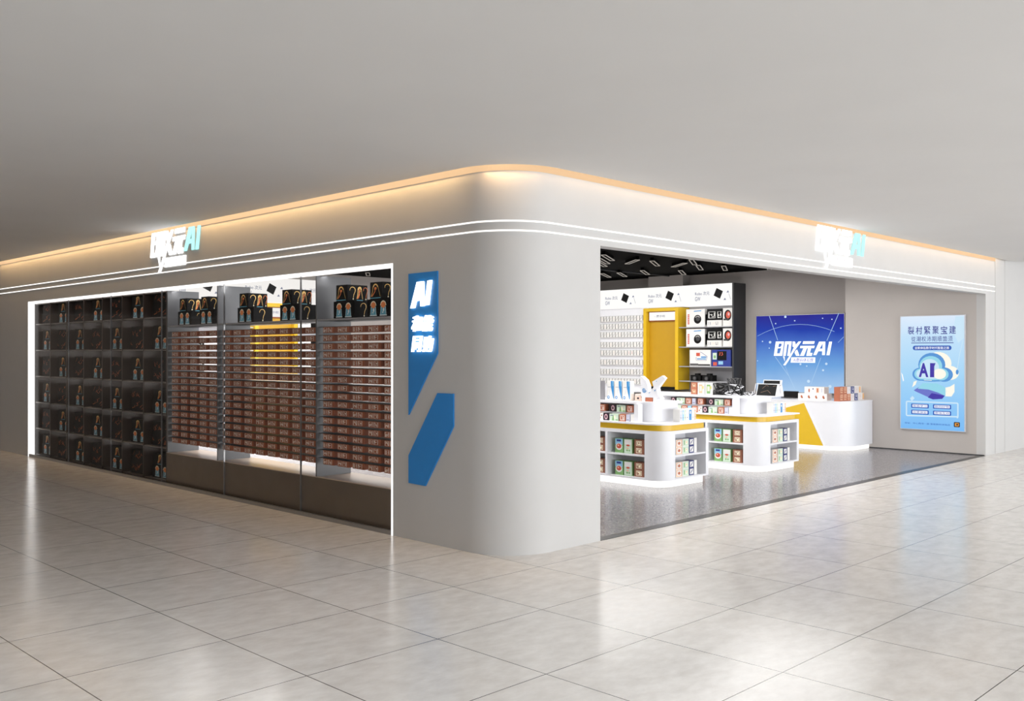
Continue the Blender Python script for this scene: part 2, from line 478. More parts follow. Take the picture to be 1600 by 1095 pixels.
# ================================================================== LIGHT LINES ON THE FACADE
def band(z0, z1, proud, y_end, x_end, mat, name, label, cat):
    out = [(-proud, y_end), (-proud, R0)] + corner(proud)[1:-1] + [(R0, -proud), (x_end, -proud)]
    inn = [(0, y_end), (0, R0)] + corner(0)[1:-1] + [(R0, 0), (x_end, 0)]
    n = len(out); m = MB()
    vs = [(x, y, z0) for x, y in out] + [(x, y, z1) for x, y in out] + [(x, y, z0) for x, y in inn] + [(x, y, z1) for x, y in inn]
    fs = []
    for i in range(n - 1):
        fs += [(i, i + 1, n + i + 1, n + i), (n + i, n + i + 1, 3 * n + i + 1, 3 * n + i), (2 * n + i + 1, 2 * n + i, 3 * n + i, 3 * n + i + 1), (2 * n + i, 2 * n + i + 1, i + 1, i)]
    fs += [(0, n, 3 * n, 2 * n), (2 * n - 1, n - 1, 3 * n - 1, 4 * n - 1)]
    m.raw(vs, fs, mat)
    tag(m.build(name, loc=(0, 0, z0)), label, cat)
band(3.125, 3.139, 0.004, 14.02, 12.87, 'led_white', 'light_line', 'upper of the two thin white light lines running round the shop fascia', 'light')
band(3.035, 3.049, 0.004, 14.02, 12.87, 'led_white', 'light_line', 'lower of the two thin white light lines running round the shop fascia', 'light')
band(3.602, 3.68, 0.006, 14.02, 12.88, 'warm_glow', 'warm_band', 'glowing strip standing in for warm light along the top of the fascia under the ceiling', 'light')  # glowing strip imitates the warm-lit band of wall below the slot
# glowing frame lining the display window
fr = thing('window_light_frame', 'white glowing frame lining the long display window on the left face', 'light', (0, 7, 0))
b = MB(); b.box(-0.004, 0.15, WY0, WY1, WZ - 0.028, WZ, 'led_frame'); b.build('top_strip', fr)
b = MB(); b.box(-0.004, 0.15, WY0, WY0 + 0.026, 0, WZ - 0.028, 'led_frame'); b.build('side_strip', fr)
b = MB(); b.box(-0.004, 0.15, WY1 - 0.026, WY1, 0, WZ - 0.028, 'led_frame'); b.build('side_strip', fr)

# ================================================================== LOGO (traced strokes, unit: pixels of the lettering)
def LP(*p): return [(x, -y) for x, y in p]
LOGO_WHITE = [
    LP((210, 195), (400, 195), (356, 490), (165, 490)), LP((285, 238), (345, 238), (338, 280), (300, 318), (268, 300)), LP((252, 340), (330, 330), (322, 372), (300, 440), (238, 440)),
    LP((420, 195), (572, 195), (528, 490), (470, 490), (505, 255), (470, 255), (436, 490), (378, 490)),
    LP((590, 198), (640, 198), (662, 262), (720, 198), (782, 198), (700, 300), (600, 430), (500, 590), (432, 682), (378, 682), (470, 560), (560, 425), (618, 318), (588, 300)),
    LP((655, 385), (690, 360), (745, 490), (668, 490), (632, 425)),
    LP((372, 500), (412, 500), (416, 612)),
    LP((822, 195), (1072, 195), (1058, 250), (808, 250)),
    LP((760, 288), (1072, 285), (1058, 335), (995, 335), (970, 430), (1024, 430), (1008, 490), (890, 490), (925, 335), (905, 335), (838, 490), (750, 490), (828, 335), (752, 335)),
]
LOGO_AI = [
    LP((1165, 205), (1298, 205), (1290, 472), (1228, 472), (1232, 395), (1150, 395), (1106, 472), (1040, 472)), LP((1176, 345), (1236, 345), (1244, 240)),
    LP((1378, 207), (1440, 207), (1386, 475), (1322, 475)),
]
LOGO_BAR = [LP((562, 520), (1086, 520), (1080, 627), (545, 627))]
def logo_data(polys, k, grow=0.0, extrude=0.0):
    pl = [[((x - 800) * k, (y + 490) * k) for x, y in p] for p in polys]
    return outline(pl, grow, extrude)
def facade_logo(frame, loc, label):
    k = 1.52 / 1275
    t = thing('shop_logo_sign', label, 'sign', loc)
    b = MB(); b.mesh2d(frame, logo_data(LOGO_WHITE, k, 0.0, 0.006), 'letter_white', 0.009); tag(b.build('lettering', t), 'white glowing characters')
    b = MB(); b.mesh2d(frame, logo_data(LOGO_AI, k, 0.0, 0.006), 'letter_cyan', 0.009); tag(b.build('lettering', t), 'pale cyan glowing letters AI')
    b = MB(); b.mesh2d(frame, logo_data(LOGO_BAR, k, 0.0, 0.005), 'letter_white', 0.009)
    b.mesh2d(frame, fit(text('AI数码体验馆', 0.01, 0.2), -0.26, 0.3, -0.15, -0.05), 'letter_text', 0.016)
    b.build('tagline_bar', t)
facade_logo(FX(0, 6.62, 3.275), (0, 6.62, 3.275), 'white and cyan glowing AI logo on the left face of the fascia')
facade_logo(FY(6.58, 0, 3.275), (6.58, 0, 3.275), 'white and cyan glowing AI logo above the shop entrance on the right')

# blue wall sign beside the window
t = thing('wall_sign', 'blue angular two-piece sign with glowing AI lettering beside the display window', 'sign', (0, 1.1, 0.57))
f0 = FX(0, 0, 0)
def YZ(*p): return [(-y, z) for y, z in p]
b = MB(); b.slab(f0, YZ((1.438, 1.265), (0.991, 1.891), (0.991, 2.702), (1.438, 2.698)), 0, 0.016, 'sign_blue'); tag(b.build('panel', t), 'blue pennant with a slanted lower edge')
b = MB(); b.slab(f0, YZ((1.438, 0.574), (1.176, 0.568), (0.755, 1.185), (0.755, 1.50), (0.991, 1.50), (1.438, 0.854)), 0, 0.016, 'sign_blue'); tag(b.build('panel', t), 'blue slanted bar below the pennant')
b = MB()
AI2 = [LP((165, 145), (250, 142), (262, 412), (212, 414), (210, 345), (150, 356), (130, 428), (76, 432)), LP((172, 300), (206, 297), (205, 195)), LP((308, 140), (358, 136), (320, 402), (272, 406))]
b.mesh2d(f0, fit(outline(AI2, 0, 0.01), -1.385, -1.06, 2.345, 2.615), 'sign_glow', 0.027)
for row, (c, z0, z1) in enumerate((('和能', 2.11, 2.27), ('同购', 1.905, 2.065))):
    for j, ch in enumerate(c):
        b.mesh2d(f0, fit(text(ch, 0.016, 0.22, 0.02), -1.36 + j * 0.17, -1.205 + j * 0.17, z0, z1), 'sign_glow', 0.026)
tag(b.build('lettering', t), 'white glowing letters')

# ================================================================== CARTON KIT (front faces local -X, origin bottom centre)
def carton_mesh(name, w, d, h, base, front=None, side=None, back=None, bevel=True):
    m = MB(); e = min(0.004, h * 0.04)
    x0, x1, y0, y1 = -d / 2, d / 2, -w / 2, w / 2
    m.prism([(x0 + e, y0), (x1 - e, y0), (x1, y0 + e), (x1, y1 - e), (x1 - e, y1), (x0 + e, y1), (x0, y1 - e), (x0, y0 + e)], 0, h, base)
    F = FX(x0, y1, 0); Sd = lambda s, t, n=0: (x0 + s, y0 - n, t)
    lvl = 0
    for poly, mat in (front or []):
        lvl += 1
        m.flat(F, [(a * w, c * h) for a, c in poly], mat, 0.0006 + 0.00006 * lvl)
    for poly, mat in (side or []):
        lvl += 1
        m.flat(Sd, [(a * d, c * h) for a, c in poly], mat, 0.0006 + 0.00006 * lvl)
    return m.mesh(name)
def put(me, name, x, y, z, label, cat='box', group=None, rz=0.0):
    o = bpy.data.objects.new(name, me); COL.objects.link(o)
    o.location = (x, y, z); o.rotation_euler = (0, 0, rz)
    return tag(o, label, cat, group)
FACE_Y = pi / 2                                      # turns a carton so that its front faces -Y

# ---- print motifs
def figurine(c, w=0.3, h=0.86, b0=0.06):
    o = []
    o.append((rect(c - w * 0.52, c + w * 0.52, b0, b0 + h * 0.07), 'ice'))
    o.append(([(c - w * 0.46, b0 + h * 0.07), (c + w * 0.46, b0 + h * 0.07), (c + w * 0.37, b0 + h * 0.62), (c - w * 0.37, b0 + h * 0.62)], 'teal'))
    for q in stroke([(c - w * 0.40, b0 + h * 0.09), (c - w * 0.32, b0 + h * 0.6)], 0.014): o.append((q, 'ice'))
    for q in stroke([(c + w * 0.42, b0 + h * 0.09), (c + w * 0.33, b0 + h * 0.6)], 0.014): o.append((q, 'ice'))
    o.append((ell(c, b0 + h * 0.66, w * 0.44, h * 0.32, 12, 0, 180), 'cream'))
    o.append((ell(c, b0 + h * 0.70, w * 0.34, h * 0.2, 12, 0, 360), 'orange_red'))
    o.append((ell(c + w * 0.05, b0 + h * 0.38, w * 0.12, h * 0.12, 8), 'ice'))
    o.append((ell(c - w * 0.06, b0 + h * 0.22, w * 0.09, h * 0.06, 8), 'ice'))
    return o
def hood(c, w=0.6, b0=0.06, h=0.86, hot='gold'):
    o = []
    arc = [(c - w * 0.45, b0 + h * 0.1), (c - w * 0.3, b0 + h * 0.45)] + ell(c, b0 + h * 0.66, w * 0.28, h * 0.3, 8, 180, 0) + [(c + w * 0.36, b0 + h * 0.45), (c + w * 0.48, b0 + h * 0.1)]
    for q in stroke(arc, 0.04, 0.02): o.append((q, hot))
    for q in stroke(ell(c, b0 + h * 0.72, w * 0.22, h * 0.22, 8, 170, 10), 0.09, 0.07): o.append((q, hot))
    o.append((ell(c, b0 + h * 0.66, w * 0.13, h * 0.1, 8), 'ember'))
    for q in stroke([(c - w * 0.36, b0 + h * 0.12), (c - w * 0.14, b0 + h * 0.34), (c - w * 0.02, b0 + h * 0.5), (c - w * 0.1, b0 + h * 0.62)], 0.07, 0.04): o.append((q, 'ember'))
    for q in stroke([(c - w * 0.52, b0), (c + w * 0.52, b0 + 0.01)], 0.045): o.append((q, 'teal'))
    return o
def crook(c, w=0.3, b0=0.14, h=0.74, hot='gold'):
    o = []
    arc = ell(c, b0 + h * 0.72, w * 0.45, h * 0.26, 9, 190, -20) + [(c + w * 0.2, b0 + h * 0.36), (c + w * 0.12, b0 + h * 0.1)]
    for q in stroke(arc[:6], 0.014, 0.04) + stroke(arc[5:], 0.04, 0.022): o.append((q, hot))
    o.append((ell(c + w * 0.1, b0, 0.03, 0.05, 8), 'cream'))
    return o
def twig(seed):
    r = random.Random(seed); o = []
    for k in range(7):
        x = r.uniform(0.08, 0.9); y = r.uniform(0.08, 0.6)
        p = [(x, y)]
        for j in range(3): p.append((min(0.97, max(0.03, p[-1][0] + r.uniform(-0.1, 0.13))), min(0.97, p[-1][1] + r.uniform(0.04, 0.16))))
        for q in stroke(p, r.uniform(0.015, 0.05), 0.012): o.append((q, r.choice(['ember', 'dim_ember', 'dim_ember'])))
    return o
def maze(seed, a, b, c, d, mat, n=4, w=0.028):
    """small square seal-like print: frame plus short strokes"""
    r = random.Random(seed); o = []
    for q in stroke([(a, c), (b, c), (b, d), (a, d), (a, c)], w): o.append((q, mat))
    for k in range(n):
        if r.random() < 0.5:
            y = r.uniform(c, d); x = r.uniform(a, (a + b) / 2)
            o += [(q, mat) for q in stroke([(x, y), (x + (b - a) * r.uniform(0.25, 0.5), y)], w)]
        else:
            x = r.uniform(a, b); y = r.uniform(c, (c + d) / 2)
            o += [(q, mat) for q in stroke([(x, y), (x, y + (d - c) * r.uniform(0.25, 0.5))], w)]
    return o

# ================================================================== DISPLAY WINDOW: DARK CUBBY WALL
CY0, CY1, NC = 7.1, 12.42, 7
cw = (CY1 - CY0) / NC
shelf_z = [0.045, 0.52, 0.995, 1.47, 1.945, 2.42]
t = thing('cubby_cabinet', 'dark brown open cubby cabinet of seven columns and six rows behind the window', 'cabinet', (0.35, (CY0 + CY1) / 2, 0))
b = MB(); b.box(0.50, 0.54, CY0, CY1, 0.0, 2.79, 'cubby_back'); tag(b.build('back_panel', t), 'grey back panel')
for i in range(NC + 1):
    y = CY0 + i * cw
    MB().box(0.1, 0.5, y - 0.011, y + 0.011, 0.0, 2.79, 'cubby').build('divider', t)
for z in shelf_z:
    MB().box(0.11, 0.5, CY0 + 0.011, CY1 - 0.011, z - 0.018, z, 'cubby_shelf').build('shelf', t)
MB().box(0.11, 0.5, CY0 + 0.011, CY1 - 0.011, 2.77, 2.79, 'cubby').build('shelf', t)

fig2 = figurine(0.28) + figurine(0.72)
side_low = crook(0.3) + hood(0.72, 0.3, 0.2, 0.6, 'ember')
side_top = crook(0.25) + hood(0.6, 0.3) + crook(0.88, 0.22, hot='ember')
lowA = carton_mesh('figurine_carton', 0.40, 0.28, 0.195, 'black_carton', fig2, crook(0.45))
topA = carton_mesh('hood_carton', 0.22, 0.28, 0.185, 'black_carton', hood(0.46, 0.8), side_top)
fig2c = figurine(0.27, 0.24) + figurine(0.70, 0.24)
lowC = carton_mesh('figurine_carton', 0.60, 0.26, 0.19, 'black_carton', fig2c, twig(1)[:9])
topC = carton_mesh('hood_carton', 0.50, 0.26, 0.165, 'black_carton', hood(0.46, 0.34), twig(2)[:9])
twl = [carton_mesh('ember_carton', 0.60, 0.26, 0.19, 'black_carton', twig(10 + k), twig(20 + k)) for k in range(3)]
twt = [carton_mesh('ember_carton', 0.50, 0.26, 0.165, 'black_carton', twig(30 + k), twig(40 + k)) for k in range(3)]
for c in range(NC):
    area('cubby_lamp', (0.478, CY1 - (c + 1) * cw + 0.014, 1.4), (radians(90), 0, radians(-35)), 0.03, 2.7, 9, (1, 0.97, 0.95))
    for r in range(6):
        yc = CY1 - (c + 0.5) * cw - 0.03; z = shelf_z[5 - r]
        isA = (c + r) % 2 == 1
        pos = '%s column from left, %s row down in the dark cubbies' % (ORD[c + 1], ORD[r + 1])
        if isA:
            put(lowC, 'figurine_carton', 0.32, yc, z, 'black carton with two figurines, ' + pos, 'box', 'black cartons in the dark cubbies')
            put(topC, 'hood_carton', 0.32, yc + 0.02, z + 0.19, 'smaller hooded-figure carton, ' + pos, 'box', 'black cartons in the dark cubbies')
        else:
            put(twl[(c * 3 + r) % 3], 'ember_carton', 0.32, yc, z, 'black orange-streaked lower carton, ' + pos, 'box', 'black cartons in the dark cubbies')
            put(twt[(c * 2 + r) % 3], 'ember_carton', 0.32, yc + 0.02, z + 0.19, 'black orange-streaked upper carton, ' + pos, 'box', 'black cartons in the dark cubbies')

# ================================================================== DISPLAY WINDOW: THREE HANGING BAYS
parts_y = [WY0 + 0.04, 3.27, 5.60, 7.07]
pname = ['at the right end of the window', 'between the right and middle display bays', 'between the middle and left display bays', 'between the left display bay and the dark cubbies']
for y, n in zip(parts_y, pname):
    x1 = 0.58
    tag(MB().box(0.1, x1, y - 0.012, y + 0.012, 0.46, 2.79, 'partition').build('partition_panel', loc=(0.34, y, 0.46)), 'grey upright partition panel ' + n, 'panel', 'window partition panels')
BAYS = [('right', parts_y[0] + 0.012, parts_y[1] - 0.012, 5, [2.81, 2.17]), ('middle', parts_y[1] + 0.012, parts_y[2] - 0.012, 8, [4.98, 3.95]), ('left', parts_y[2] + 0.012, parts_y[3] - 0.012, 5, [6.66, 6.02])]
NR = 17; PITCH = 0.0945; Z0 = 2.195
glyphs = [carton_mesh('brown_carton', 0.215, 0.09, 0.068, 'kraft', maze(50 + k, 0.08, 0.36, 0.14, 0.88, 'kraft_print', 7, 0.048) + maze(60 + k, 0.5, 0.82, 0.14, 0.88, 'kraft_print', 7, 0.048)) for k in range(4)]
queue = []
for bn, ya, yb, nb, stacks in BAYS:
    tag(MB().box(0.11, 0.57, ya, yb, 2.265, 2.285, 'shelf_grey').build('shelf_board', loc=(0.34, (ya + yb) / 2, 2.265)), 'grey shelf board above the %s bay of brown cartons' % bn, 'shelf')
    rk = thing('hanging_rack', 'rack of thin dark bars holding brown cartons in the %s window bay' % bn, 'rack', (0.2, (ya + yb) / 2, 0.6), 'hanging racks in the window')
    for r in range(NR):
        z = Z0 - r * PITCH
        b = MB(); b.box(0.125, 0.50, ya, yb, z - 0.004, z, 'charcoal'); b.build('bar', rk)
        step = (yb - ya) / nb
        for i in range(nb):
            yc = yb - 0.06 - (i + 0.5) * (yb - ya - 0.06) / nb
            queue.append((bn, r, i, nb, 0.165, yc, z - 0.004 - 0.068, glyphs[(i * 3 + r * 5) % 4]))
    for k, yc in enumerate(stacks):
        side = ('left', 'right')[k]
        put(lowA, 'figurine_carton', 0.30, yc, 2.285, 'black two-figurine carton, lower in the %s stack above the %s bay' % (side, bn), 'box', 'black cartons above the window bays')
        put(topA, 'hood_carton', 0.30, yc + 0.04, 2.48, 'black hooded-figure carton, upper in the %s stack above the %s bay' % (side, bn), 'box', 'black cartons above the window bays')
rest = MB()
tail = [q for q in queue if q[0] == 'left' and q[1] == NR - 1] + [q for q in queue if q[0] == 'left' and q[1] == NR - 2 and q[2] == 0]
for q in queue:
    bn, r, i, nb, x, y, z, me = q
    if q in tail:
        o = len(rest.v); names = [mm.name for mm in me.materials]
        rest.v += [(v.co[0] + x, v.co[1] + y, v.co[2] + z) for v in me.vertices]
        for p in me.polygons:
            rest.f.append([o + k for k in p.vertices]); rest.m.append(rest.mi({m_.name: k_ for k_, m_ in M.items()}[names[p.material_index]]))
    else:
        put(me, 'brown_carton', x, y, z, 'brown printed carton, %s from left in %s row of %s window bay' % (ORD[i + 1], ORD[r + 1], bn), 'box', 'brown cartons hanging in the window bays')
tag(rest.build('brown_carton', loc=(0.165, 6.3, 0.6)), 'brown printed cartons at the bottom left end of the left window bay', 'box', 'brown cartons hanging in the window bays', 'stuff')

# ================================================================== INTERIOR DISPLAY WALLS
def diamond(c, t, r, rot=25):
    return [(c + r * cos(radians(rot + 90 * k)), t + r * sin(radians(rot + 90 * k))) for k in range(4)]
def header(fr, s0, s1, z0, z1, depth, root, motifs):
    h = MB(); h.slab(fr, rect(s0, s1, z0, z1), -depth, 0.0, 'lightbox'); hb = tag(h.build('lightbox_header', root), 'white lit header')
    k = MB()
    for s in motifs:
        zc = (z0 + z1) / 2 + 0.02
        k.flat(fr, diamond(s + 0.64, zc, 0.135, 20), 'black', 0.003)
        k.mesh2d(fr, fit(text('Robo 次元', 0.01), s, s + 0.40, zc - 0.03, zc + 0.06), 'lightbox_ink', 0.003)
        k.mesh2d(fr, fit(text('GW', 0.01), s, s + 0.15, zc - 0.16, zc - 0.06), 'lightbox_ink', 0.003)
        for dx, dz in ((0.86, 0.03), (0.78, -0.14)):
            k.flat(fr, [(s + dx, zc + dz - 0.02), (s + dx + 0.07, zc + dz - 0.02), (s + dx + 0.04, zc + dz + 0.03)], 'lightbox_ink', 0.003)
        for q in stroke([(s + 0.92, zc - 0.01), (s + 0.97, zc - 0.15)], 0.008): k.flat(fr, q, 'lightbox_ink', 0.003)
    k.build('header_lettering', hb)
def yellow_cabinet(fr, s0, s1, loc, label):
    t = thing('yellow_cabinet', label, 'cabinet', loc)
    b = MB()
    for q in (rect(s0, s0 + 0.09, 1.0, 2.99), rect(s1 - 0.09, s1, 1.0, 2.99), rect(s0 + 0.09, s1 - 0.09, 2.91, 2.99)): b.slab(fr, q, -0.5, 0.0, 'yellow')
    b.build('frame', t)
    b = MB(); b.slab(fr, rect(s0 + 0.09, s1 - 0.09, 1.06, 2.91), -0.2, -0.13, 'gold_yellow'); tag(b.build('back_panel', t), 'deep golden recessed panel')
    b = MB(); b.slab(fr, rect(s0 + 0.09, s1 - 0.09, 1.0, 1.06), -0.2, -0.02, 'black'); tag(b.build('kick_strip', t), 'black bottom strip')
    b = MB(); b.slab(fr, rect(s0 + 0.1, s1 - 0.1, 2.665, 2.905), -0.129, -0.09, 'rust'); sg = tag(b.build('sign_surround', t), 'rust brown surround')
    b = MB(); b.slab(fr, rect(s0 + 0.14, s1 - 0.14, 2.69, 2.89), -0.089, -0.06, 'lightbox'); b.mesh2d(fr, fit(text('- 展示柜', 0.01), s0 + 0.3, s0 + 0.62, 2.76, 2.82), 'text_grey', -0.058); tag(b.build('lit_sign', sg), 'small white lit sign')
    return t

# ---- back display wall (faces -X): s runs from y = 11 towards the viewer's right
fb = FX(12.98, 11.0)
t = thing('display_shelving', 'tall display wall with white lit header and black end panel behind the islands', 'shelving', (13.2, 8.3, 0))
header(fb, 0, 5.335, 3.012, 3.5, 0.5, t, [0.19, 1.555, 2.92, 4.29])
b = MB(); b.slab(fb, rect(5.30, 5.34, 0, 3.505), -0.52, 0.002, 'charcoal'); tag(b.build('end_panel', t), 'tall black end panel')
b = MB(); b.slab(fb, rect(0, 5.335, 3.5, 3.505), -0.52, 0.0, 'charcoal'); b.build('top_panel', t)
b = MB(); b.slab(fb, rect(0, 2.755, 0.95, 3.012), -0.5, -0.06, 'white'); b.build('slat_wall', t)
b = MB(); b.slab(fb, rect(3.81, 5.30, 0.95, 3.012), -0.51, -0.47, 'shelf_grey'); b.build('back_panel', t)
b = MB(); b.slab(fb, rect(0, 5.30, 0.0, 0.95), -0.51, 0.02, 'white'); b.build('base_cabinet', t)
for z in (2.51, 2.038, 1.571, 1.22):
    b = MB(); b.slab(fb, rect(3.81, 5.30, z - 0.022, z), -0.47, -0.03, 'shelf_grey'); b.build('shelf', t)
b = MB(); b.slab(fb, rect(5.27, 5.30, 0.95, 3.012), -0.47, -0.06, 'shelf_grey'); b.build('inner_side', t)
RZ = [2.697, 2.50, 2.29, 2.035, 1.826, 1.587, 1.347, 1.11]
for z in RZ:
    b = MB(); b.slab(fb, rect(0.9, 2.755, z - 0.012, z), -0.06, -0.015, 'card_white'); b.build('rail', t)
yellow_cabinet(fb, 2.765, 3.805, (13.2, 7.7, 1.0), 'tall yellow cabinet with small white sign between the card wall and shelves')
# card packs standing on the rails
cards = []
for k in range(5):
    m = MB(); m.box(-0.008, 0.008, -0.042, 0.042, 0, 0.13, 'card_white')
    f = FX(-0.008, 0.042)
    for q in stroke([(0.002, 0.002), (0.082, 0.002), (0.082, 0.128), (0.002, 0.128), (0.002, 0.002)], 0.007): m.flat(f, q, 'line_grey', 0.0008)
    c2 = ['line_grey', 'text_grey', 'line_grey', 'tan_print', 'tomato'][k]
    for q in stroke([(0.02 + 0.006 * k, 0.03), (0.045, 0.06 + 0.01 * k), (0.06 - 0.006 * k, 0.1)], 0.008): m.flat(f, q, c2, 0.0012)
    cards.append(m.mesh('card_pack'))
for r, z in enumerate(RZ):
    n = 17
    for i in range(n):
        y = 9.92 - 0.06 - i * 0.0965
        k = 4 if (r == 4 and i in (12, 13)) else (i * 5 + r * 3) % 4
        put(cards[k], 'card_pack', 13.01, y, z, 'white card pack, %s from left in %s row of the white slat wall' % (ORD[i + 1], ORD[r + 1]), 'card pack', 'card packs on the slat wall')

# products on the shelves beside the yellow cabinet
lens_front = [(ell(0.62, 0.42, 0.2, 0.25, 20), 'black'), (ell(0.64, 0.47, 0.12, 0.15, 16), 'charcoal')] + [(q, 'card_white') for q in stroke(ell(0.62, 0.42, 0.14, 0.17, 8, 40, 140), 0.02)] + \
    [(q, 'tomato') for q in stroke([(0.13, 0.15), (0.13, 0.72)], 0.09)] + [(rect(0.1, 0.16, 0.22 + 0.1 * k, 0.25 + 0.1 * k), 'white') for k in range(5)] + [(q, 'azure') for q in stroke([(0.42, 0.88), (0.82, 0.9)], 0.05)]
lens_box = carton_mesh('lens_box', 0.52, 0.28, 0.42, 'card_white', lens_front, [(rect(0.1, 0.6, 0.1, 0.7), 'black')])
dial_front = [(ell(0.52, 0.6, 0.36, 0.3, 18), 'black'), (ell(0.55, 0.62, 0.24, 0.2, 16), 'tomato'), (ell(0.6, 0.66, 0.1, 0.09, 10), 'pink'), (rect(0.08, 0.6, 0.32, 0.42), 'charcoal')]
dial_box = carton_mesh('dial_box', 0.26, 0.28, 0.42, 'card_white', dial_front)
blk = carton_mesh('black_box', 0.40, 0.27, 0.265, 'black', maze(3, 0.12, 0.56, 0.2, 0.75, 'card_white', 8, 0.04) + maze(4, 0.74, 0.96, 0.2, 0.75, 'card_white', 5, 0.04))
wht = carton_mesh('white_box', 0.40, 0.27, 0.145, 'card_white', maze(5, 0.1, 0.24, 0.25, 0.75, 'text_grey', 2, 0.02) + maze(6, 0.36, 0.5, 0.25, 0.75, 'tan_print', 2, 0.02) + maze(7, 0.62, 0.74, 0.25, 0.75, 'line_grey', 2, 0.02))
for z, w in ((2.51, 'top'), (2.038, 'second')):
    put(lens_box, 'lens_box', 13.16, 6.73, z, 'white box with round black lens on the %s shelf beside the yellow cabinet' % w)
    put(wht, 'white_box', 13.16, 6.21, z, 'low white box under the black box on the %s shelf' % w)
    put(blk, 'black_box', 13.16, 6.21, z + 0.145, 'black box with white print on the %s shelf of the display wall' % w)
    put(dial_box, 'dial_box', 13.16, 5.845, z, 'white box with red dial picture on the %s shelf of the display wall' % w)
bigw = carton_mesh('white_carton', 0.585, 0.28, 0.39, 'card_white', [(q, 'royal') for q in stroke([(0.32, 0.55), (0.32, 0.36), (0.8, 0.36), (0.84, 0.6), (0.55, 0.86), (0.5, 0.86)], 0.02)] + [(rect(0.32, 0.5, 0.62, 0.82), 'tomato'), (rect(0.55, 0.8, 0.52, 0.6), 'azure'), (rect(0.36, 0.78, 0.42, 0.48), 'azure'), (rect(0.02, 0.42, 0.03, 0.17), 'line_grey'), (rect(0.42, 0.98, 0.03, 0.13), 'charcoal')])
put(bigw, 'white_carton', 13.16, 6.60, 1.571, 'wide white carton with blue and red print on the third shelf')
blue = carton_mesh('blue_box', 0.52, 0.28, 0.39, 'royal', [(rect(0.3, 0.78, 0.38, 0.92), 'black'), (rect(0.06, 0.27, 0.42, 0.82), 'pale_green'), (ell(0.17, 0.58, 0.06, 0.1, 8), 'leaf'), (rect(0.08, 0.28, 0.05, 0.26), 'tomato'), (rect(0.36, 0.6, 0.12, 0.32), 'sky')] + [(q, 'tomato') for q in stroke([(0.42, 0.66), (0.46, 0.86)], 0.04) + stroke([(0.5, 0.66), (0.58, 0.7), (0.54, 0.86)], 0.04)])
put(blue, 'blue_box', 13.16, 6.02, 1.571, 'blue and black box with red digits on the third shelf')
for k, yy in enumerate((6.75, 6.42)):
    t = thing('camera', 'black camera with round lens on the lowest shelf, ' + ('left one' if k == 0 else 'right one'), 'camera', (13.14, yy, 1.22), 'black cameras on the lowest shelf')
    b = MB(); b.box(13.06, 13.24, yy - 0.14, yy + 0.14, 1.22, 1.36, 'black'); b.box(13.09, 13.2, yy - 0.06, yy + 0.04, 1.36, 1.40, 'black'); b.build('body', t)
    b = MB(); f = FX(13.06, yy, 1.285); b.slab(f, ell(0, 0, 0.05, 0.05, 16), 0, 0.05, 'charcoal'); b.slab(f, ell(0, 0, 0.03, 0.03, 12), 0.05, 0.054, 'line_grey'); b.build('lens', t)

# ---- rear display wall (faces -Y), seen through the window bays
fq = FY(0.9, 12.45)
t = thing('display_shelving', 'long white lit display wall at the rear, seen through the window bays', 'shelving', (3.9, 12.7, 0))
header(fq, 0, 6.0, 3.012, 3.55, 0.5, t, [0.6, 2.0, 3.5, 4.9])
b = MB(); b.slab(fq, rect(0, 6.0, 0.0, 0.95), -0.5, 0.02, 'white'); b.build('base_cabinet', t)
b = MB(); b.slab(fq, rect(0, 6.0, 0.95, 3.012), -0.5, -0.44, 'white'); b.build('back_panel', t)
b = MB(); b.slab(fq, rect(6.0, 6.04, 0, 3.55), -0.5, 0.0, 'charcoal'); b.build('end_panel', t)
for z in (1.45, 1.95, 2.45):
    for a, c in ((0, 3.72), (4.83, 6.0)):
        b = MB(); b.slab(fq, rect(a, c, z - 0.022, z), -0.44, -0.04, 'shelf_grey'); b.build('shelf', t)
yellow_cabinet(fq, 3.74, 4.81, (5.2, 12.7, 1.0), 'yellow cabinet in the rear wall, seen through the middle window bay')
dk = carton_mesh('dark_box', 0.30, 0.24, 0.26, 'black', maze(8, 0.2, 0.8, 0.3, 0.8, 'card_white', 6, 0.04))
wb = carton_mesh('pale_box', 0.34, 0.24, 0.32, 'card_white', maze(9, 0.2, 0.8, 0.3, 0.7, 'text_grey', 6, 0.02))
k = 0
for z, w in ((1.45, 'lower'), (1.95, 'middle'), (2.45, 'upper')):
    for x, me, nm, cl in ((2.55, dk, 'dark_box', 'black'), (2.95, wb, 'pale_box', 'white'), (3.35, dk, 'dark_box', 'black'), (5.95, wb, 'pale_box', 'white'), (6.4, dk, 'dark_box', 'black')):
        side = 'left of' if x < 4 else 'right of'
        nth = {2.55: 'furthest ', 2.95: '', 3.35: 'next '}.get(x, '')
        put(me, nm, x, 12.66, z, '%s box on the %s rear shelf, %s%s the yellow cabinet' % (cl, w, nth, side), 'box', 'boxes on the rear shelves', FACE_Y)

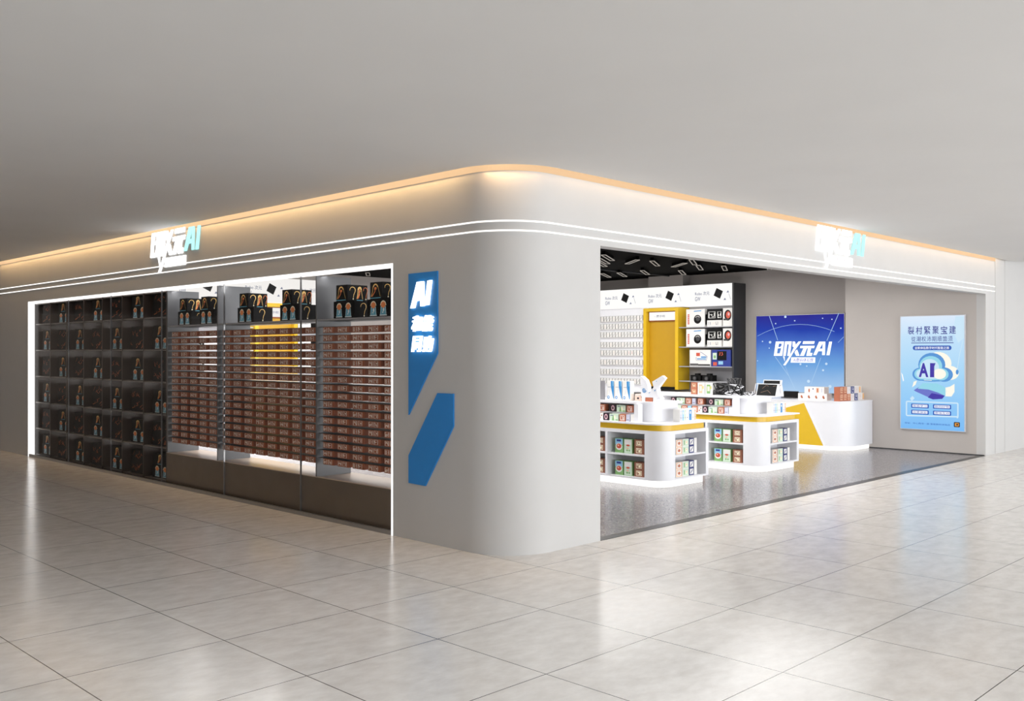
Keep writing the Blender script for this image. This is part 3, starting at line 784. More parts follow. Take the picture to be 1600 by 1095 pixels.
# ---- small goods standing on a low table further back on the right, glimpsed through the right window bay
# ================================================================== SCREEN AND POSTER
t = thing('video_screen', 'large blue video screen with white AI logo on the back wall', 'screen', (13.47, 4.28, 1.0))
fs = FX(13.42, 5.344)
b = MB(); b.slab(fs, rect(0, 2.14, 1.0, 2.745), -0.06, 0.0, 'steel'); b.build('bezel', t)
b = MB(); b.slab(fs, rect(0.012, 2.128, 1.012, 2.733), 0.001, 0.004, 'screen_picture')
SW, SH = 2.11, 1.72
def SC(px, py): return ((px - 175) / 985 * SW + 0.012, 2.733 - (py - 190) / 830 * SH)
for p, w in (([(330, 190), (430, 460)], 0.012), ([(1110, 180), (980, 470)], 0.012), ([(400, 640), (560, 850), (640, 1015)], 0.012), ([(510, 730), (560, 850), (648, 1015)], 0.008), ([(915, 650), (805, 930)], 0.012), ([(1160, 430), (1100, 490)], 0.008)):
    for q in stroke([SC(*x) for x in p], w): b.flat(fs, q, 'screen_line', 0.0046)
for q in stroke([SC(190 + 97 * k, 290 + 120 * ((k - 4.9) / 4.9) ** 2) for k in range(10)], 0.007): b.flat(fs, q, 'screen_line', 0.0048)
for x, y, r in ((518, 205, 14), (405, 276, 8), (625, 250, 8), (340, 480, 16), (250, 470, 8), (330, 545, 7), (690, 718, 12), (760, 738, 8), (975, 712, 14), (940, 780, 12), (780, 900, 18), (1015, 950, 18), (1130, 340, 8), (1035, 245, 7), (935, 232, 7), (190, 685, 6)):
    c = SC(x, y); b.flat(fs, ell(c[0], c[1], r * 0.0021, r * 0.0019, 10), 'screen_mote', 0.005)
dsp = b.build('display', t)
k = 1.40 / 1275; fl = FX(13.42, 4.187, 1.823)
b = MB()
b.mesh2d(fl, logo_data(LOGO_WHITE + LOGO_AI + LOGO_BAR, k), 'screen_white', 0.006)
b.mesh2d(fl, fit(text('AI数码体验馆', 0.01, 0.2), -0.22, 0.27, -0.135, -0.045), 'poster_lilac', 0.0075)
tag(b.build('screen_logo', dsp), 'white logo lettering')

t = thing('poster_lightbox', 'tall light blue lit poster with a cloud and AI on the right wall', 'poster', (DX1, 0.95, 0.41))
PW, PH = 1.212, 2.19
fp = FX(DX1, 1.556, 0.416)
b = MB()
b.slab(fp, rect(0, PW, 0, PH), 0, 0.045, 'silver'); b.build('frame', t)
b = MB(); b.slab(fp, rect(0.014, PW - 0.014, 0.014, PH - 0.014), 0.0455, 0.047, 'poster_picture'); pic = b.build('poster_panel', t)
# poster art coordinates: u 0..1 from left, v 0..1 from bottom
def PP(*p): return [(u * PW, v * PH) for u, v in p]
b = MB(); N = 0.048
b.flat(fp, PP((0.86, 0.985), (0.985, 0.985), (0.985, 0.80), (0.9, 0.76), (0.82, 0.86)), 'poster_pale', N)
for x, (ch) in enumerate('裂村緊聚宝建'):
    b.mesh2d(fp, fit(text(ch, 0.012), (0.125 + 0.128 * x) * PW, (0.225 + 0.128 * x) * PW, 0.836 * PH, 0.905 * PH), 'poster_navy', N + 0.001)
b.flat(fp, PP((0.18, 0.757), (0.83, 0.757), (0.83, 0.763), (0.18, 0.763)), 'poster_navy', N + 0.001)
for x, ch in enumerate('從潮权沛期順箇须'):
    b.mesh2d(fp, fit(text(ch, 0.004), (0.18 + 0.081 * x) * PW, (0.25 + 0.081 * x) * PW, 0.772 * PH, 0.818 * PH), 'poster_navy', N + 0.001)
b.flat(fp, rrect(0.205 * PW, 0.8 * PW, 0.697 * PH, 0.737 * PH, 0.04), 'poster_blue', N + 0.001)
b.mesh2d(fp, fit(text('全新体验数字时代智能之旅', 0.01), 0.235 * PW, 0.765 * PW, 0.705 * PH, 0.729 * PH), 'poster_white', N + 0.002)
def cloud(cx, cy, k, mat, n):
    for ex, ey, rx, ry in ((0, 0.05, 0.2, 0.1), (-0.17, -0.03, 0.12, 0.055), (0.18, -0.03, 0.13, 0.06), (0, -0.055, 0.27, 0.035)):
        b.flat(fp, [(cx * PW + q[0] * PW, cy * PH + q[1] * PH) for q in ell(ex * k, ey * k, rx * k, ry * k, 22)], mat, n + 0.00005 * len(b.f) % 0.0004)
cloud(0.60, 0.532, 1.0, 'poster_ivory', N + 0.001)
cloud(0.50, 0.518, 1.04, 'poster_mid', N + 0.0018)
cloud(0.485, 0.515, 0.88, 'poster_aqua', N + 0.0026)
cloud(0.47, 0.512, 0.72, 'poster_pale', N + 0.0034)
b.flat(fp, [(q[0] * PW, q[1] * PH) for q in ell(0.62, 0.492, 0.1, 0.045, 18)], 'poster_ivory', N + 0.0042)
b.mesh2d(fp, fit(text('A', 0.04), 0.30 * PW, 0.45 * PW, 0.462 * PH, 0.585 * PH), 'poster_violet', N + 0.005)
b.flat(fp, PP((0.475, 0.462), (0.54, 0.462), (0.54, 0.555), (0.56, 0.585), (0.475, 0.585)), 'poster_violet', N + 0.005)
b.flat(fp, PP((0.31, 0.436), (0.50, 0.432), (0.52, 0.456), (0.33, 0.458)), 'poster_ivory', N + 0.002)
# lens-shaped machine below the cloud
b.flat(fp, PP((0.22, 0.345), (0.3, 0.375), (0.62, 0.375), (0.72, 0.355), (0.74, 0.33), (0.66, 0.29), (0.46, 0.285), (0.25, 0.335)), 'poster_lilac', N + 0.002)
b.flat(fp, PP((0.28, 0.36), (0.36, 0.41), (0.58, 0.41), (0.70, 0.38), (0.73, 0.345), (0.70, 0.305), (0.6, 0.33), (0.45, 0.355)), 'poster_aqua', N + 0.003)
b.flat(fp, PP((0.44, 0.285), (0.5, 0.325), (0.70, 0.305), (0.66, 0.277), (0.52, 0.27)), 'poster_violet', N + 0.0036)
b.flat(fp, PP((0.71, 0.3), (0.8, 0.3), (0.845, 0.34), (0.845, 0.41), (0.78, 0.385), (0.71, 0.375)), 'poster_ivory', N + 0.003)
for p in ([(0.195, 0.37), (0.22, 0.42), (0.27, 0.43), (0.25, 0.395)],): b.flat(fp, PP(*p), 'poster_ivory', N + 0.003)
b.flat(fp, PP((0.16, 0.272), (0.2, 0.295), (0.235, 0.275), (0.19, 0.25)), 'poster_pale', N + 0.003)
b.flat(fp, PP((0.02, 0.50), (0.05, 0.42), (0.065, 0.43), (0.045, 0.48)), 'poster_white', N + 0.002)
for q in stroke(PP((0.97, 0.78), (0.92, 0.66), (0.885, 0.53)), 0.012): b.flat(fp, q, 'poster_pale', N + 0.002)
b.flat(fp, [(q[0] * PW, q[1] * PH) for q in ell(0.885, 0.51, 0.022, 0.022, 10)], 'poster_mid', N + 0.003)
for q in stroke([(x, y) for x, y in rrect(0.105 * PW, 0.895 * PW, 0.12 * PH, 0.245 * PH, 0.02)] + [(0.895 * PW, 0.12 * PH + 0.02)], 0.026): b.flat(fp, q, 'poster_pale', N + 0.003)
for u0, v0, tx in ((0.18, 0.19, '智能学习'), (0.52, 0.19, '数码好物'), (0.18, 0.135, '创意体验'), (0.52, 0.135, '趣味互动')):
    b.flat(fp, rrect(u0 * PW, (u0 + 0.275) * PW, v0 * PH, (v0 + 0.038) * PH, 0.012), 'poster_blue', N + 0.003)
    b.flat(fp, rrect((u0 + 0.02) * PW, (u0 + 0.255) * PW, (v0 + 0.008) * PH, (v0 + 0.031) * PH, 0.008), 'poster_white', N + 0.0036)
    b.mesh2d(fp, fit(text(tx, 0.005), (u0 + 0.03) * PW, (u0 + 0.245) * PW, (v0 + 0.010) * PH, (v0 + 0.029) * PH), 'poster_blue', N + 0.0042)
b.mesh2d(fp, fit(text('地址：中心商场一层 智能数码体验店', 0.004), 0.075 * PW, 0.78 * PW, 0.048 * PH, 0.063 * PH), 'poster_blue', N + 0.002)
b.flat(fp, rrect(0.835 * PW, 0.925 * PW, 0.04 * PH, 0.083 * PH, 0.015), 'poster_dark', N + 0.002)
b.flat(fp, rrect(0.85 * PW, 0.91 * PW, 0.047 * PH, 0.076 * PH, 0.012), 'poster_orange', N + 0.0026)
b.flat(fp, [(q[0] * PW, q[1] * PH) for q in ell(0.885, 0.062, 0.015, 0.008, 8)], 'poster_dark', N + 0.0032)
b.build('poster_artwork', pic)

# ================================================================== ISLANDS
def rounded(x0, x1, y0, y1, r, n=8):
    """anticlockwise outline, only the front-left corner (x0, y0) strongly rounded"""
    a = [(x0 + r - r * sin(pi / 2 * i / n), y0 + r - r * cos(pi / 2 * i / n)) for i in range(n + 1)]   # from (x0+r, y0) to (x0, y0+r)
    return [(x1, y0), (x1, y1), (x0, y1)] + a[::-1]
def island(X, Y, wid, label, where):
    L = 2.35; X1 = X + wid; Y1 = Y + L
    t = thing('display_island', label, 'display counter', ((X + X1) / 2, (Y + Y1) / 2, 0), 'display islands')
    # body: core with openings left and front
    zb, zt = 0.1, 0.795
    core = MB()
    oy0, oy1 = 0.32, 0.99            # left-hand opening nearest the corner (from Y)
    oy2, oy3 = 1.03, 1.68
    ox0, ox1 = 0.29, wid - 0.07      # front opening (from X)
    dpt = 0.36
    core.prism(rounded(X, X1, Y, Y1, 0.26), zb, 0.125, 'white')                                  # bottom deck
    core.prism(rounded(X, X1, Y, Y1, 0.26), 0.748, zt, 'white')                                  # top deck
    n = 10; r = 0.26                                                                             # rounded corner post
    arc = [(X + r - r * cos(pi / 2 * i / n), Y + r - r * sin(pi / 2 * i / n)) for i in range(n + 1)]
    core.prism([(X + 0.34, Y + oy0), (X, Y + oy0)] + arc + [(X + ox0, Y), (X + ox0, Y + 0.34)][0:1] + [(X + ox0, Y + 0.30)], 0.125, 0.748, 'white')
    core.box(X1 - 0.07, X1, Y, Y + dpt, 0.125, 0.748, 'white')                                   # front right post
    core.box(X, X + dpt, Y + oy1, Y + oy2, 0.125, 0.748, 'white')                                # divider
    core.box(X, X + dpt, Y + oy3, Y1, 0.125, 0.748, 'white')
    core.box(X + dpt, X1, Y + dpt, Y1, 0.125, 0.748, 'white')                                    # inner core
    core.build('body', t, smooth=True)
    b = MB(); b.box(X + 0.005, X + dpt, Y + oy0, Y + oy1, 0.424, 0.447, 'white'); b.build('shelf', t)
    b = MB(); b.box(X + 0.005, X + dpt, Y + oy2, Y + oy3, 0.424, 0.447, 'white'); b.build('shelf', t)
    b = MB(); b.box(X + ox0, X1 - 0.07, Y + 0.005, Y + dpt, 0.424, 0.447, 'white'); b.build('shelf', t)
    b = MB(); b.prism(rounded(X + 0.06, X1 - 0.06, Y + 0.06, Y1 - 0.06, 0.24), 0.0, 0.1, 'plinth_glow'); tag(b.build('plinth', t), 'glowing white plinth')
    b = MB(); b.prism(rounded(X + 0.05, X1 - 0.05, Y + 0.05, Y1 - 0.05, 0.24, 12), zt, 0.878, 'yellow'); tag(b.build('band', t, smooth=True), 'yellow band')
    b = MB(); b.prism(rounded(X - 0.01, X1 + 0.01, Y - 0.01, Y1 + 0.01, 0.27, 12), 0.878, 0.90, 'white'); b.build('countertop', t, smooth=True)
    # upper tier
    TX0, TX1, TY0, TY1 = X + 0.17, X1 - 0.27, Y + 0.29, Y1 - 0.2
    b = MB()
    b.prism([(TX1 - 0.02, TY0 + 0.05), (TX1 - 0.02, TY1), (X + 0.36, TY1), (X + 0.36, Y + 0.58), (TX0 + 0.06, Y + 0.58)] + [(TX0 + 0.06 + 0.24 - 0.24 * cos(pi / 2 * i / 10), TY0 + 0.05 + 0.24 - 0.24 * sin(pi / 2 * i / 10)) for i in range(11)], 0.9, 1.155, 'white')
    b.build('riser', t, smooth=True)
    b = MB(); b.prism(rounded(TX0, TX1 + 0.03, TY0, TY1, 0.26, 12), 1.155, 1.188, 'white'); b.build('upper_top', t, smooth=True)
    b = MB(); b.box(X + 0.10, X + 0.20, Y + 0.505, Y + 0.58, 0.9, 1.155, 'white'); b.build('end_panel', t)
    b = MB(); b.box(X + 0.20, X + 0.36, Y + 0.58, TY1, 0.9, 1.026, 'shelf_grey'); b.build('step_rack', t)
    return t
def iname(i): return ('near', 'far')[i]
ISL = [(4.70, 1.68, 1.13), (7.22, 1.62, 1.21)]
for i, (X, Y, wd) in enumerate(ISL):
    island(X, Y, wd, ['nearer white display island with a yellow band beside the entrance pillar', 'farther white display island with a yellow band beside the cash counter'][i], iname(i))

def seal(mat, seed): return maze(seed, 0.2, 0.8, 0.2, 0.8, mat, 5, 0.07)
rackm = {
    'terracotta': carton_mesh('orange_box', 0.112, 0.09, 0.102, 'terracotta', [(rect(0.14, 0.86, 0.14, 0.86), 'peach'), (rect(0.2, 0.8, 0.2, 0.8), 'terracotta')] + seal('card_white', 11)),
    'purple': carton_mesh('purple_box', 0.1, 0.09, 0.106, 'deep_purple', [(ell(0.5, 0.5, 0.3, 0.38, 16), 'pink'), (ell(0.5, 0.5, 0.15, 0.22, 12), 'deep_purple')]),
    'green': carton_mesh('green_box', 0.165, 0.09, 0.1, 'pale_green', [([(0.3, 0.05), (0.55, 0.05), (0.45, 0.85), (0.4, 0.85)], 'leaf'), (rect(0.12, 0.42, 0.72, 0.84), 'text_grey'), (ell(0.62, 0.5, 0.08, 0.35, 10), 'cream'), (rect(0.7, 0.97, 0.06, 0.22), 'leaf')]),
    'pale': carton_mesh('pale_box', 0.07, 0.09, 0.1, 'lavender', [(rect(0.2, 0.8, 0.2, 0.3), 'text_grey')]),
    'white': carton_mesh('white_box', 0.075, 0.09, 0.106, 'card_white', []),
    'sky': carton_mesh('blue_box', 0.075, 0.09, 0.1, 'sky', [(rect(0.15, 0.85, 0.1, 0.5), 'card_white')]),
    'brown': carton_mesh('spotted_box', 0.085, 0.09, 0.1, 'card_white', [(ell(0.35, 0.35, 0.16, 0.16, 8), 'terracotta'), (ell(0.7, 0.7, 0.12, 0.12, 8), 'rust'), (ell(0.25, 0.78, 0.08, 0.08, 8), 'rust')]),
}
rn = {'terracotta': ('orange_box', 'orange box with white seal'), 'purple': ('purple_box', 'dark purple box with pink ring'), 'green': ('green_box', 'pale green box with leaf print'), 'pale': ('pale_box', 'narrow lavender box'), 'white': ('white_box', 'narrow plain white box'), 'sky': ('blue_box', 'narrow light blue box'), 'brown': ('spotted_box', 'white box with brown spots')}
UP = [('pale', 0.62), ('terracotta', 0.74), ('green', 0.905), ('purple', 1.055), ('terracotta', 1.26), ('pale', 1.395), ('terracotta', 1.50), ('green', 1.66), ('purple', 1.81)]
LO = [('white', 0.58), ('pale', 0.665), ('terracotta', 0.765), ('green', 0.925), ('purple', 1.07), ('brown', 1.17), ('terracotta', 1.275), ('sky', 1.38), ('terracotta', 1.48), ('green', 1.63), ('purple', 1.78)]
for i, (X, Y, wd) in enumerate(ISL):
    for row, xo, z, lab in ((UP, 0.255, 1.026, 'upper'), (LO, 0.15, 0.90, 'lower')):
        for j, (k, dy) in enumerate(row):
            yy = Y + dy + (0.03 if lab == 'lower' else 0.0)
            put(rackm[k], rn[k][0], X + xo, yy, z, '%s, %s from the end panel, %s step of %s island' % (rn[k][1], ORD[j + 1], lab, iname(i)), 'box', 'small boxes on the %s island steps' % iname(i))

# cartons in the openings
milk = carton_mesh('green_carton', 0.15, 0.12, 0.205, 'leaf', [(rect(0.05, 0.95, 0.55, 0.98), 'sky'), (rect(0.22, 0.75, 0.78, 0.92), 'royal'), (ell(0.5, 0.42, 0.4, 0.24, 16), 'card_white'), (ell(0.5, 0.46, 0.3, 0.17, 14), 'tomato'), (ell(0.42, 0.5, 0.1, 0.06, 8), 'peach')])
mint = carton_mesh('mint_carton', 0.15, 0.12, 0.205, 'leaf', [(rect(0.03, 0.97, 0.03, 0.97), 'pale_green'), (rect(0.1, 0.9, 0.62, 0.95), 'card_white'), (ell(0.5, 0.55, 0.22, 0.07, 12), 'tomato'), (ell(0.45, 0.35, 0.16, 0.06, 10), 'peach'), (ell(0.4, 0.2, 0.12, 0.07, 8), 'leaf'), (ell(0.66, 0.2, 0.1, 0.07, 8), 'leaf')])
brn = [carton_mesh('brown_box', 0.165, 0.12, 0.103, 'brown_carton', [(rect(0.2, 0.8, 0.16, 0.84), 'cream')] + maze(70 + k, 0.28, 0.72, 0.26, 0.74, 'brown_carton', 5, 0.07)) for k in range(3)]
for i, (X, Y, wd) in enumerate(ISL):
    for bay, y0 in (('first', Y + 0.32), ('second', Y + 1.03)):
        for z, lv in ((0.447, 'upper'), (0.125, 'lower')):
            put(milk, 'green_carton', X + 0.13, y0 + 0.51, z, 'green and blue food carton, %s shelf, %s left-side opening, %s island' % (lv, bay, iname(i)), 'carton', 'food cartons in the island openings')
            put(mint, 'mint_carton', X + 0.13, y0 + 0.345, z, 'pale mint food carton, %s shelf, %s left-side opening, %s island' % (lv, bay, iname(i)), 'carton', 'food cartons in the island openings')
            for s in range(2):
                put(brn[(s + (lv == 'upper')) % 3], 'brown_box', X + 0.13, y0 + 0.15, z + s * 0.103, '%s brown box, %s shelf, %s left-side opening, %s island' % (('bottom', 'top')[s], lv, bay, iname(i)), 'box', 'brown boxes in the island openings')
    pch = carton_mesh('peach_box', 0.155, 0.12, 0.105, 'card_white', [(rect(0.04, 0.96, 0.04, 0.96), 'peach'), (rect(0.2, 0.8, 0.16, 0.84), 'card_white'), (ell(0.5, 0.5, 0.2, 0.22, 10), 'terracotta')])
    grn = carton_mesh('green_label_box', 0.155, 0.12, 0.105, 'card_white', [(rect(0.04, 0.96, 0.04, 0.96), 'pale_green'), (rect(0.2, 0.34, 0.2, 0.8), 'leaf'), (ell(0.62, 0.5, 0.16, 0.26, 10), 'cream'), (ell(0.62, 0.55, 0.08, 0.12, 8), 'peach')])
    nvy = carton_mesh('navy_box', 0.125, 0.12, 0.105, 'navy', [(rect(0.16, 0.84, 0.14, 0.86), 'card_white')] + [(q, 'navy') for q in stroke([(0.3, 0.25), (0.7, 0.75)], 0.12)])
    pln = carton_mesh('plain_box', 0.07, 0.12, 0.105, 'card_white', [])
    for z, lv in ((0.447, 'upper'), (0.125, 'lower')):
        for s in range(2):
            w0 = ('bottom', 'top')[s]
            for me, nm, dx, tx in ((pch, 'peach_box', 0.50, 'peach'), (grn, 'green_label_box', 0.665, 'pale green'), (nvy, 'navy_box', 0.812, 'navy bordered'), (pln, 'plain_box', 0.914, 'plain white')):
                k = (wd - 0.05) / 1.08
                put(me, nm, X + dx * k - (0.03 if i == 0 else 0), Y + 0.12, z + s * 0.105, '%s box on the %s layer, %s front shelf of %s island' % (tx, w0, lv, iname(i)), 'box', 'boxes on the front shelves of the islands', FACE_Y)
    # row of upright packs on the countertop facing the entrance
    cl = [('lavender', 0.05, 'lavender'), ('sky', 0.05, 'light blue'), ('pale_green', 0.045, 'mint'), ('card_white', 0.06, 'white'), ('azure', 0.085, 'bright blue'), ('card_white', 0.05, 'white'), ('peach', 0.05, 'peach')]
    xx = X + 0.52
    for j, (mt, wj, nm) in enumerate(cl):
        me = carton_mesh('upright_pack', wj, 0.12, 0.185, 'card_white', [(rect(0.14, 0.86, 0.1, 0.9), mt), (rect(0.3, 0.7, 0.3, 0.36), 'text_grey'), (rect(0.35, 0.65, 0.6, 0.8), 'card_white')])
        put(me, 'upright_pack', xx + wj / 2, Y + 0.14, 0.90, '%s upright pack, %s from left on the countertop of %s island' % (nm, ORD[j + 1], iname(i)), 'box', 'upright packs on the island countertops', FACE_Y)
        xx += wj + 0.003

# ---- things on top of the near island
X, Y, wd = ISL[0]; ZT1 = 1.188
tag(MB().box(5.0, 5.03, 2.98, 3.42, ZT1, ZT1 + 0.285, 'grey_panel').build('grey_board', loc=(5.015, 3.2, ZT1)), 'grey upright board on the near island beside the entrance pillar', 'board')
tall_front = [([(0.56, 0.98), (0.99, 0.98), (0.99, 0.08), (0.9, 0.08), (0.58, 0.66)], 'azure'), ([(0.80, 0.98), (0.92, 0.98), (0.92, 0.72), (0.84, 0.72)], 'sky'), (ell(0.24, 0.14, 0.17, 0.08, 12), 'azure'), (ell(0.24, 0.14, 0.08, 0.035, 10), 'card_white'), (rect(0.15, 0.55, 0.66, 0.68), 'text_grey')] + [(q, 'lavender') for q in stroke([(0.34, 0.3), (0.52, 0.62)], 0.03)]
tallb = carton_mesh('tall_box', 0.14, 0.1, 0.29, 'card_white', tall_front)
for j, y in enumerate((2.90, 2.75, 2.60)):
    put(tallb, 'tall_box', 5.08, y - 0.02, ZT1, 'tall white and blue box, %s of three on the near island' % ('left', 'middle', 'right')[j], 'box', 'tall blue and white boxes on the near island')
lean = carton_mesh('open_box', 0.16, 0.14, 0.10, 'tan_print', [(ell(0.3, 0.4, 0.1, 0.16, 8), 'deep_purple'), (ell(0.7, 0.6, 0.12, 0.18, 8), 'rust'), (rect(0.05, 0.95, 0.82, 0.97), 'card_white')])
put(lean, 'open_box', 5.14, 2.39, ZT1, 'pale brown spotted box between the tall boxes and the white toy', rz=0.45)
lean2 = carton_mesh('grey_box', 0.12, 0.1, 0.12, 'line_grey', [(ell(0.4, 0.6, 0.2, 0.2, 8), 'charcoal')])
put(lean2, 'grey_box', 5.26, 2.53, ZT1, 'small grey box behind the pale brown box on the near island', rz=-0.3)
t = thing('swooping_toy', 'white swooping toy with blue swirl and raised arm on the near island', 'toy', (5.1, 2.12, ZT1))
ft = FX(5.06, 2.34, ZT1)
kx = 0.0128 / 9.13 / 1.0; sc = 0.42 / 315
def TP(*p): return [((x - 682) * sc, (490 - y) * 0.00113) for x, y in p]
b = MB(); b.slab(ft, TP((705, 490), (690, 400), (680, 300), (684, 165), (745, 215), (775, 285), (782, 372), (800, 372), (800, 438), (742, 438), (742, 490)), -0.09, 0.0, 'white')
b.slab(ft, TP((800, 372), (822, 360), (850, 310), (902, 320), (905, 390), (955, 450), (900, 442), (895, 490), (850, 490), (850, 438), (800, 438)), -0.09, -0.001, 'white')
b.build('body', t)
b = MB(); b.slab(ft, TP((850, 310), (830, 235), (962, 155), (1000, 187), (902, 320)), -0.075, -0.015, 'white'); b.build('arm', t)
b = MB()
for q in stroke([(TP((730 + 28 * (1 - k / 22) * cos(k * 0.55), 348 + 32 * (1 - k / 22) * sin(k * 0.55))))[0] for k in range(20)], 0.011): b.flat(ft, q, 'azure', 0.002)
for p in (((790, 380), (815, 365), (800, 385)), ((860, 355), (888, 325), (880, 352)), ((890, 225), (902, 222), (898, 236))): b.flat(ft, TP(*p), 'azure', 0.002)
tag(b.build('swirl_print', t), 'blue swirl')
nut = carton_mesh('wooden_block', 0.125, 0.08, 0.055, 'terracotta', [])
put(nut, 'wooden_block', 5.10, 2.19, ZT1, 'small brown block under the white toy', 'block')

# ---- things on top of the far island
X, Y, wd = ISL[1]
sb = carton_mesh('brown_box', 0.12, 0.12, 0.1, 'terracotta', [(rect(0.15, 0.85, 0.15, 0.85), 'peach')] + seal('rust', 21))
for s in range(2): put(sb, 'brown_box', 7.62, 3.10, ZT1 + 0.1 * s, ('lower', 'upper')[s] + ' orange brown box of the pair standing on the far island', 'box')
for j, (y, c1, nm) in enumerate(((2.955, 'peach', 'orange'), (2.80, 'leaf', 'green'))):
    me = carton_mesh('white_pack', 0.14, 0.12, 0.2, 'card_white', [(rect(0.2, 0.7, 0.1, 0.85), c1), (rect(0.3, 0.6, 0.3, 0.7), 'cream'), (ell(0.8, 0.6, 0.1, 0.16, 8), 'gold')])
    put(me, 'white_pack', 7.62, y, ZT1, 'white pack with %s picture on top of the far island' % nm, 'box')
def tangle(loc, rx, ry, rz, n, seed, r, mats, name, label, cat):
    rr = random.Random(seed); b = MB()
    for k in range(n):
        a = [rr.uniform(0, 2 * pi) for _ in range(4)]; f = [rr.choice((1, 2, 3)) for _ in range(3)]
        p = [(loc[0] + rx * sin(f[0] * u + a[0]), loc[1] + ry * sin(f[1] * u + a[1]), loc[2] + rz + (rz - r) * sin(f[2] * u + a[2])) for u in [2 * pi * i / 36 for i in range(36)]]
        b.tube(p, r, mats[k % len(mats)], 5, True)
    return tag(b.build(name, loc=loc), label, cat)
tangle((7.66, 2.64, ZT1), 0.08, 0.12, 0.10, 5, 3, 0.009, ['charcoal', 'black', 'line_grey'], 'wire_toy', 'left of the two tangled black wire toys on the far island', 'toy')
tangle((7.66, 2.37, ZT1), 0.08, 0.13, 0.09, 5, 5, 0.009, ['black', 'charcoal', 'white'], 'wire_toy', 'right of the two tangled black wire toys on the far island', 'toy')
tangle((7.9, 2.52, ZT1), 0.07, 0.10, 0.14, 4, 9, 0.007, ['line_grey', 'charcoal'], 'wire_toy', 'taller grey wire toy behind the black wire toys', 'toy')
tangle((7.72, 2.13, ZT1), 0.05, 0.09, 0.035, 3, 6, 0.006, ['white', 'charcoal'], 'coiled_cable', 'low grey coil of cable on the far island beside the white frame', 'cable')
t = thing('wire_stand', 'white bent wire stand on the far island beside the tilted screen', 'stand', (7.75, 1.98, ZT1))
b = MB()
b.tube([(7.75, 2.06, ZT1 + 0.006), (7.75, 2.02, ZT1 + 0.2), (7.75, 1.99, ZT1 + 0.21), (7.75, 1.95, ZT1 + 0.02), (7.75, 1.88, ZT1 + 0.09), (7.75, 1.84, ZT1 + 0.006)], 0.008, 'white'); b.tube([(7.70, 2.05, ZT1 + 0.007), (7.72, 1.86, ZT1 + 0.007)], 0.007, 'white'); b.tube([(7.70, 1.99, ZT1 + 0.02), (7.74, 1.93, ZT1 + 0.1), (7.73, 1.86, ZT1 + 0.02)], 0.006, 'white'); b.build('wire_frame', t)
def tilt_screen(x, y, z, w, h, lean, label):
    t = thing('tilted_screen', label, 'screen', (x, y, z))
    fr_ = lambda s, tt, n=0: (x + tt * sin(lean) - n * cos(lean), y - s, z + tt * cos(lean) + n * sin(lean))
    b = MB(); b.slab(fr_, rect(0, w, 0.0, h), -0.02, 0.0, 'white'); b.build('casing', t)
    b = MB(); b.slab(fr_, rect(0.012, w - 0.03, 0.012, h - 0.012), 0.001, 0.003, 'black')
    for p in ([(0.1, 0.13), (0.16, 0.19), (0.2, 0.17)], [(0.08, 0.06), (0.14, 0.08), (0.2, 0.1), (0.26, 0.05)], [(0.28, 0.17), (0.33, 0.18)]):
        for q in stroke(p, 0.008): b.flat(fr_, q, 'small_screen', 0.004)
    b.build('display', t)
    b = MB(); b.slab(lambda s, tt, n=0: (x + s, y - w + 0.012 - n, z + tt), [(0.01, 0.0), (0.12, 0.0), (0.12, 0.012), (h * sin(lean) * 0.8 + 0.02, h * 0.75)], 0, 0.01, 'white'); b.build('stand', t)
    b = MB(); b.slab(lambda s, tt, n=0: (x + s, y - 0.012 - n, z + tt), [(0.01, 0.0), (0.12, 0.0), (0.12, 0.012), (h * sin(lean) * 0.8 + 0.02, h * 0.75)], 0, 0.01, 'white'); b.build('stand', t)
tilt_screen(7.68, 1.985, ZT1 + 0.002, 0.38, 0.215, 0.35, 'tilted dark screen in a white casing at the front of the far island')
tilt_screen(7.86, 1.975, ZT1 + 0.002, 0.33, 0.265, 0.2, 'second dark screen standing behind the tilted screen on the far island')

# ================================================================== CASH COUNTER
CX, CYN, CXE, CYE = 11.25, 2.12, DX1 - 0.012, 4.7
t = thing('cash_counter', 'white rounded cash counter with a yellow slanted panel in front of the blue screen', 'counter', (11.8, 3.3, 0))
b = MB(); b.prism(rounded(CX, CXE, CYN, CYE, 0.45, 16), 0.085, 0.935, 'white'); b.build('body', t, smooth=True)
b = MB(); b.prism(rounded(CX + 0.05, CXE - 0.05, CYN + 0.05, CYE - 0.05, 0.42, 12), 0.0, 0.085, 'plinth_glow'); tag(b.build('plinth', t), 'glowing white plinth')
b = MB(); b.prism(rounded(CX - 0.006, CXE, CYN - 0.006, CYE, 0.455, 16), 0.935, 0.955, 'white'); b.build('countertop', t, smooth=True)
fc = FX(CX, 0)
b = MB(); b.slab(fc, YZ((4.6, 0.088), (2.58, 0.088), (2.985, 0.905), (3.36, 0.80), (4.6, 0.45)), 0, 0.03, 'yellow'); p = tag(b.build('yellow_panel', t), 'yellow slanted panel')
b = MB()
for q in stroke(YZ((2.575, 0.088), (2.98, 0.905)), 0.018): b.slab(fc, q, 0.0, 0.036, 'white')
tag(b.build('edge_trim', p), 'thin white edge')

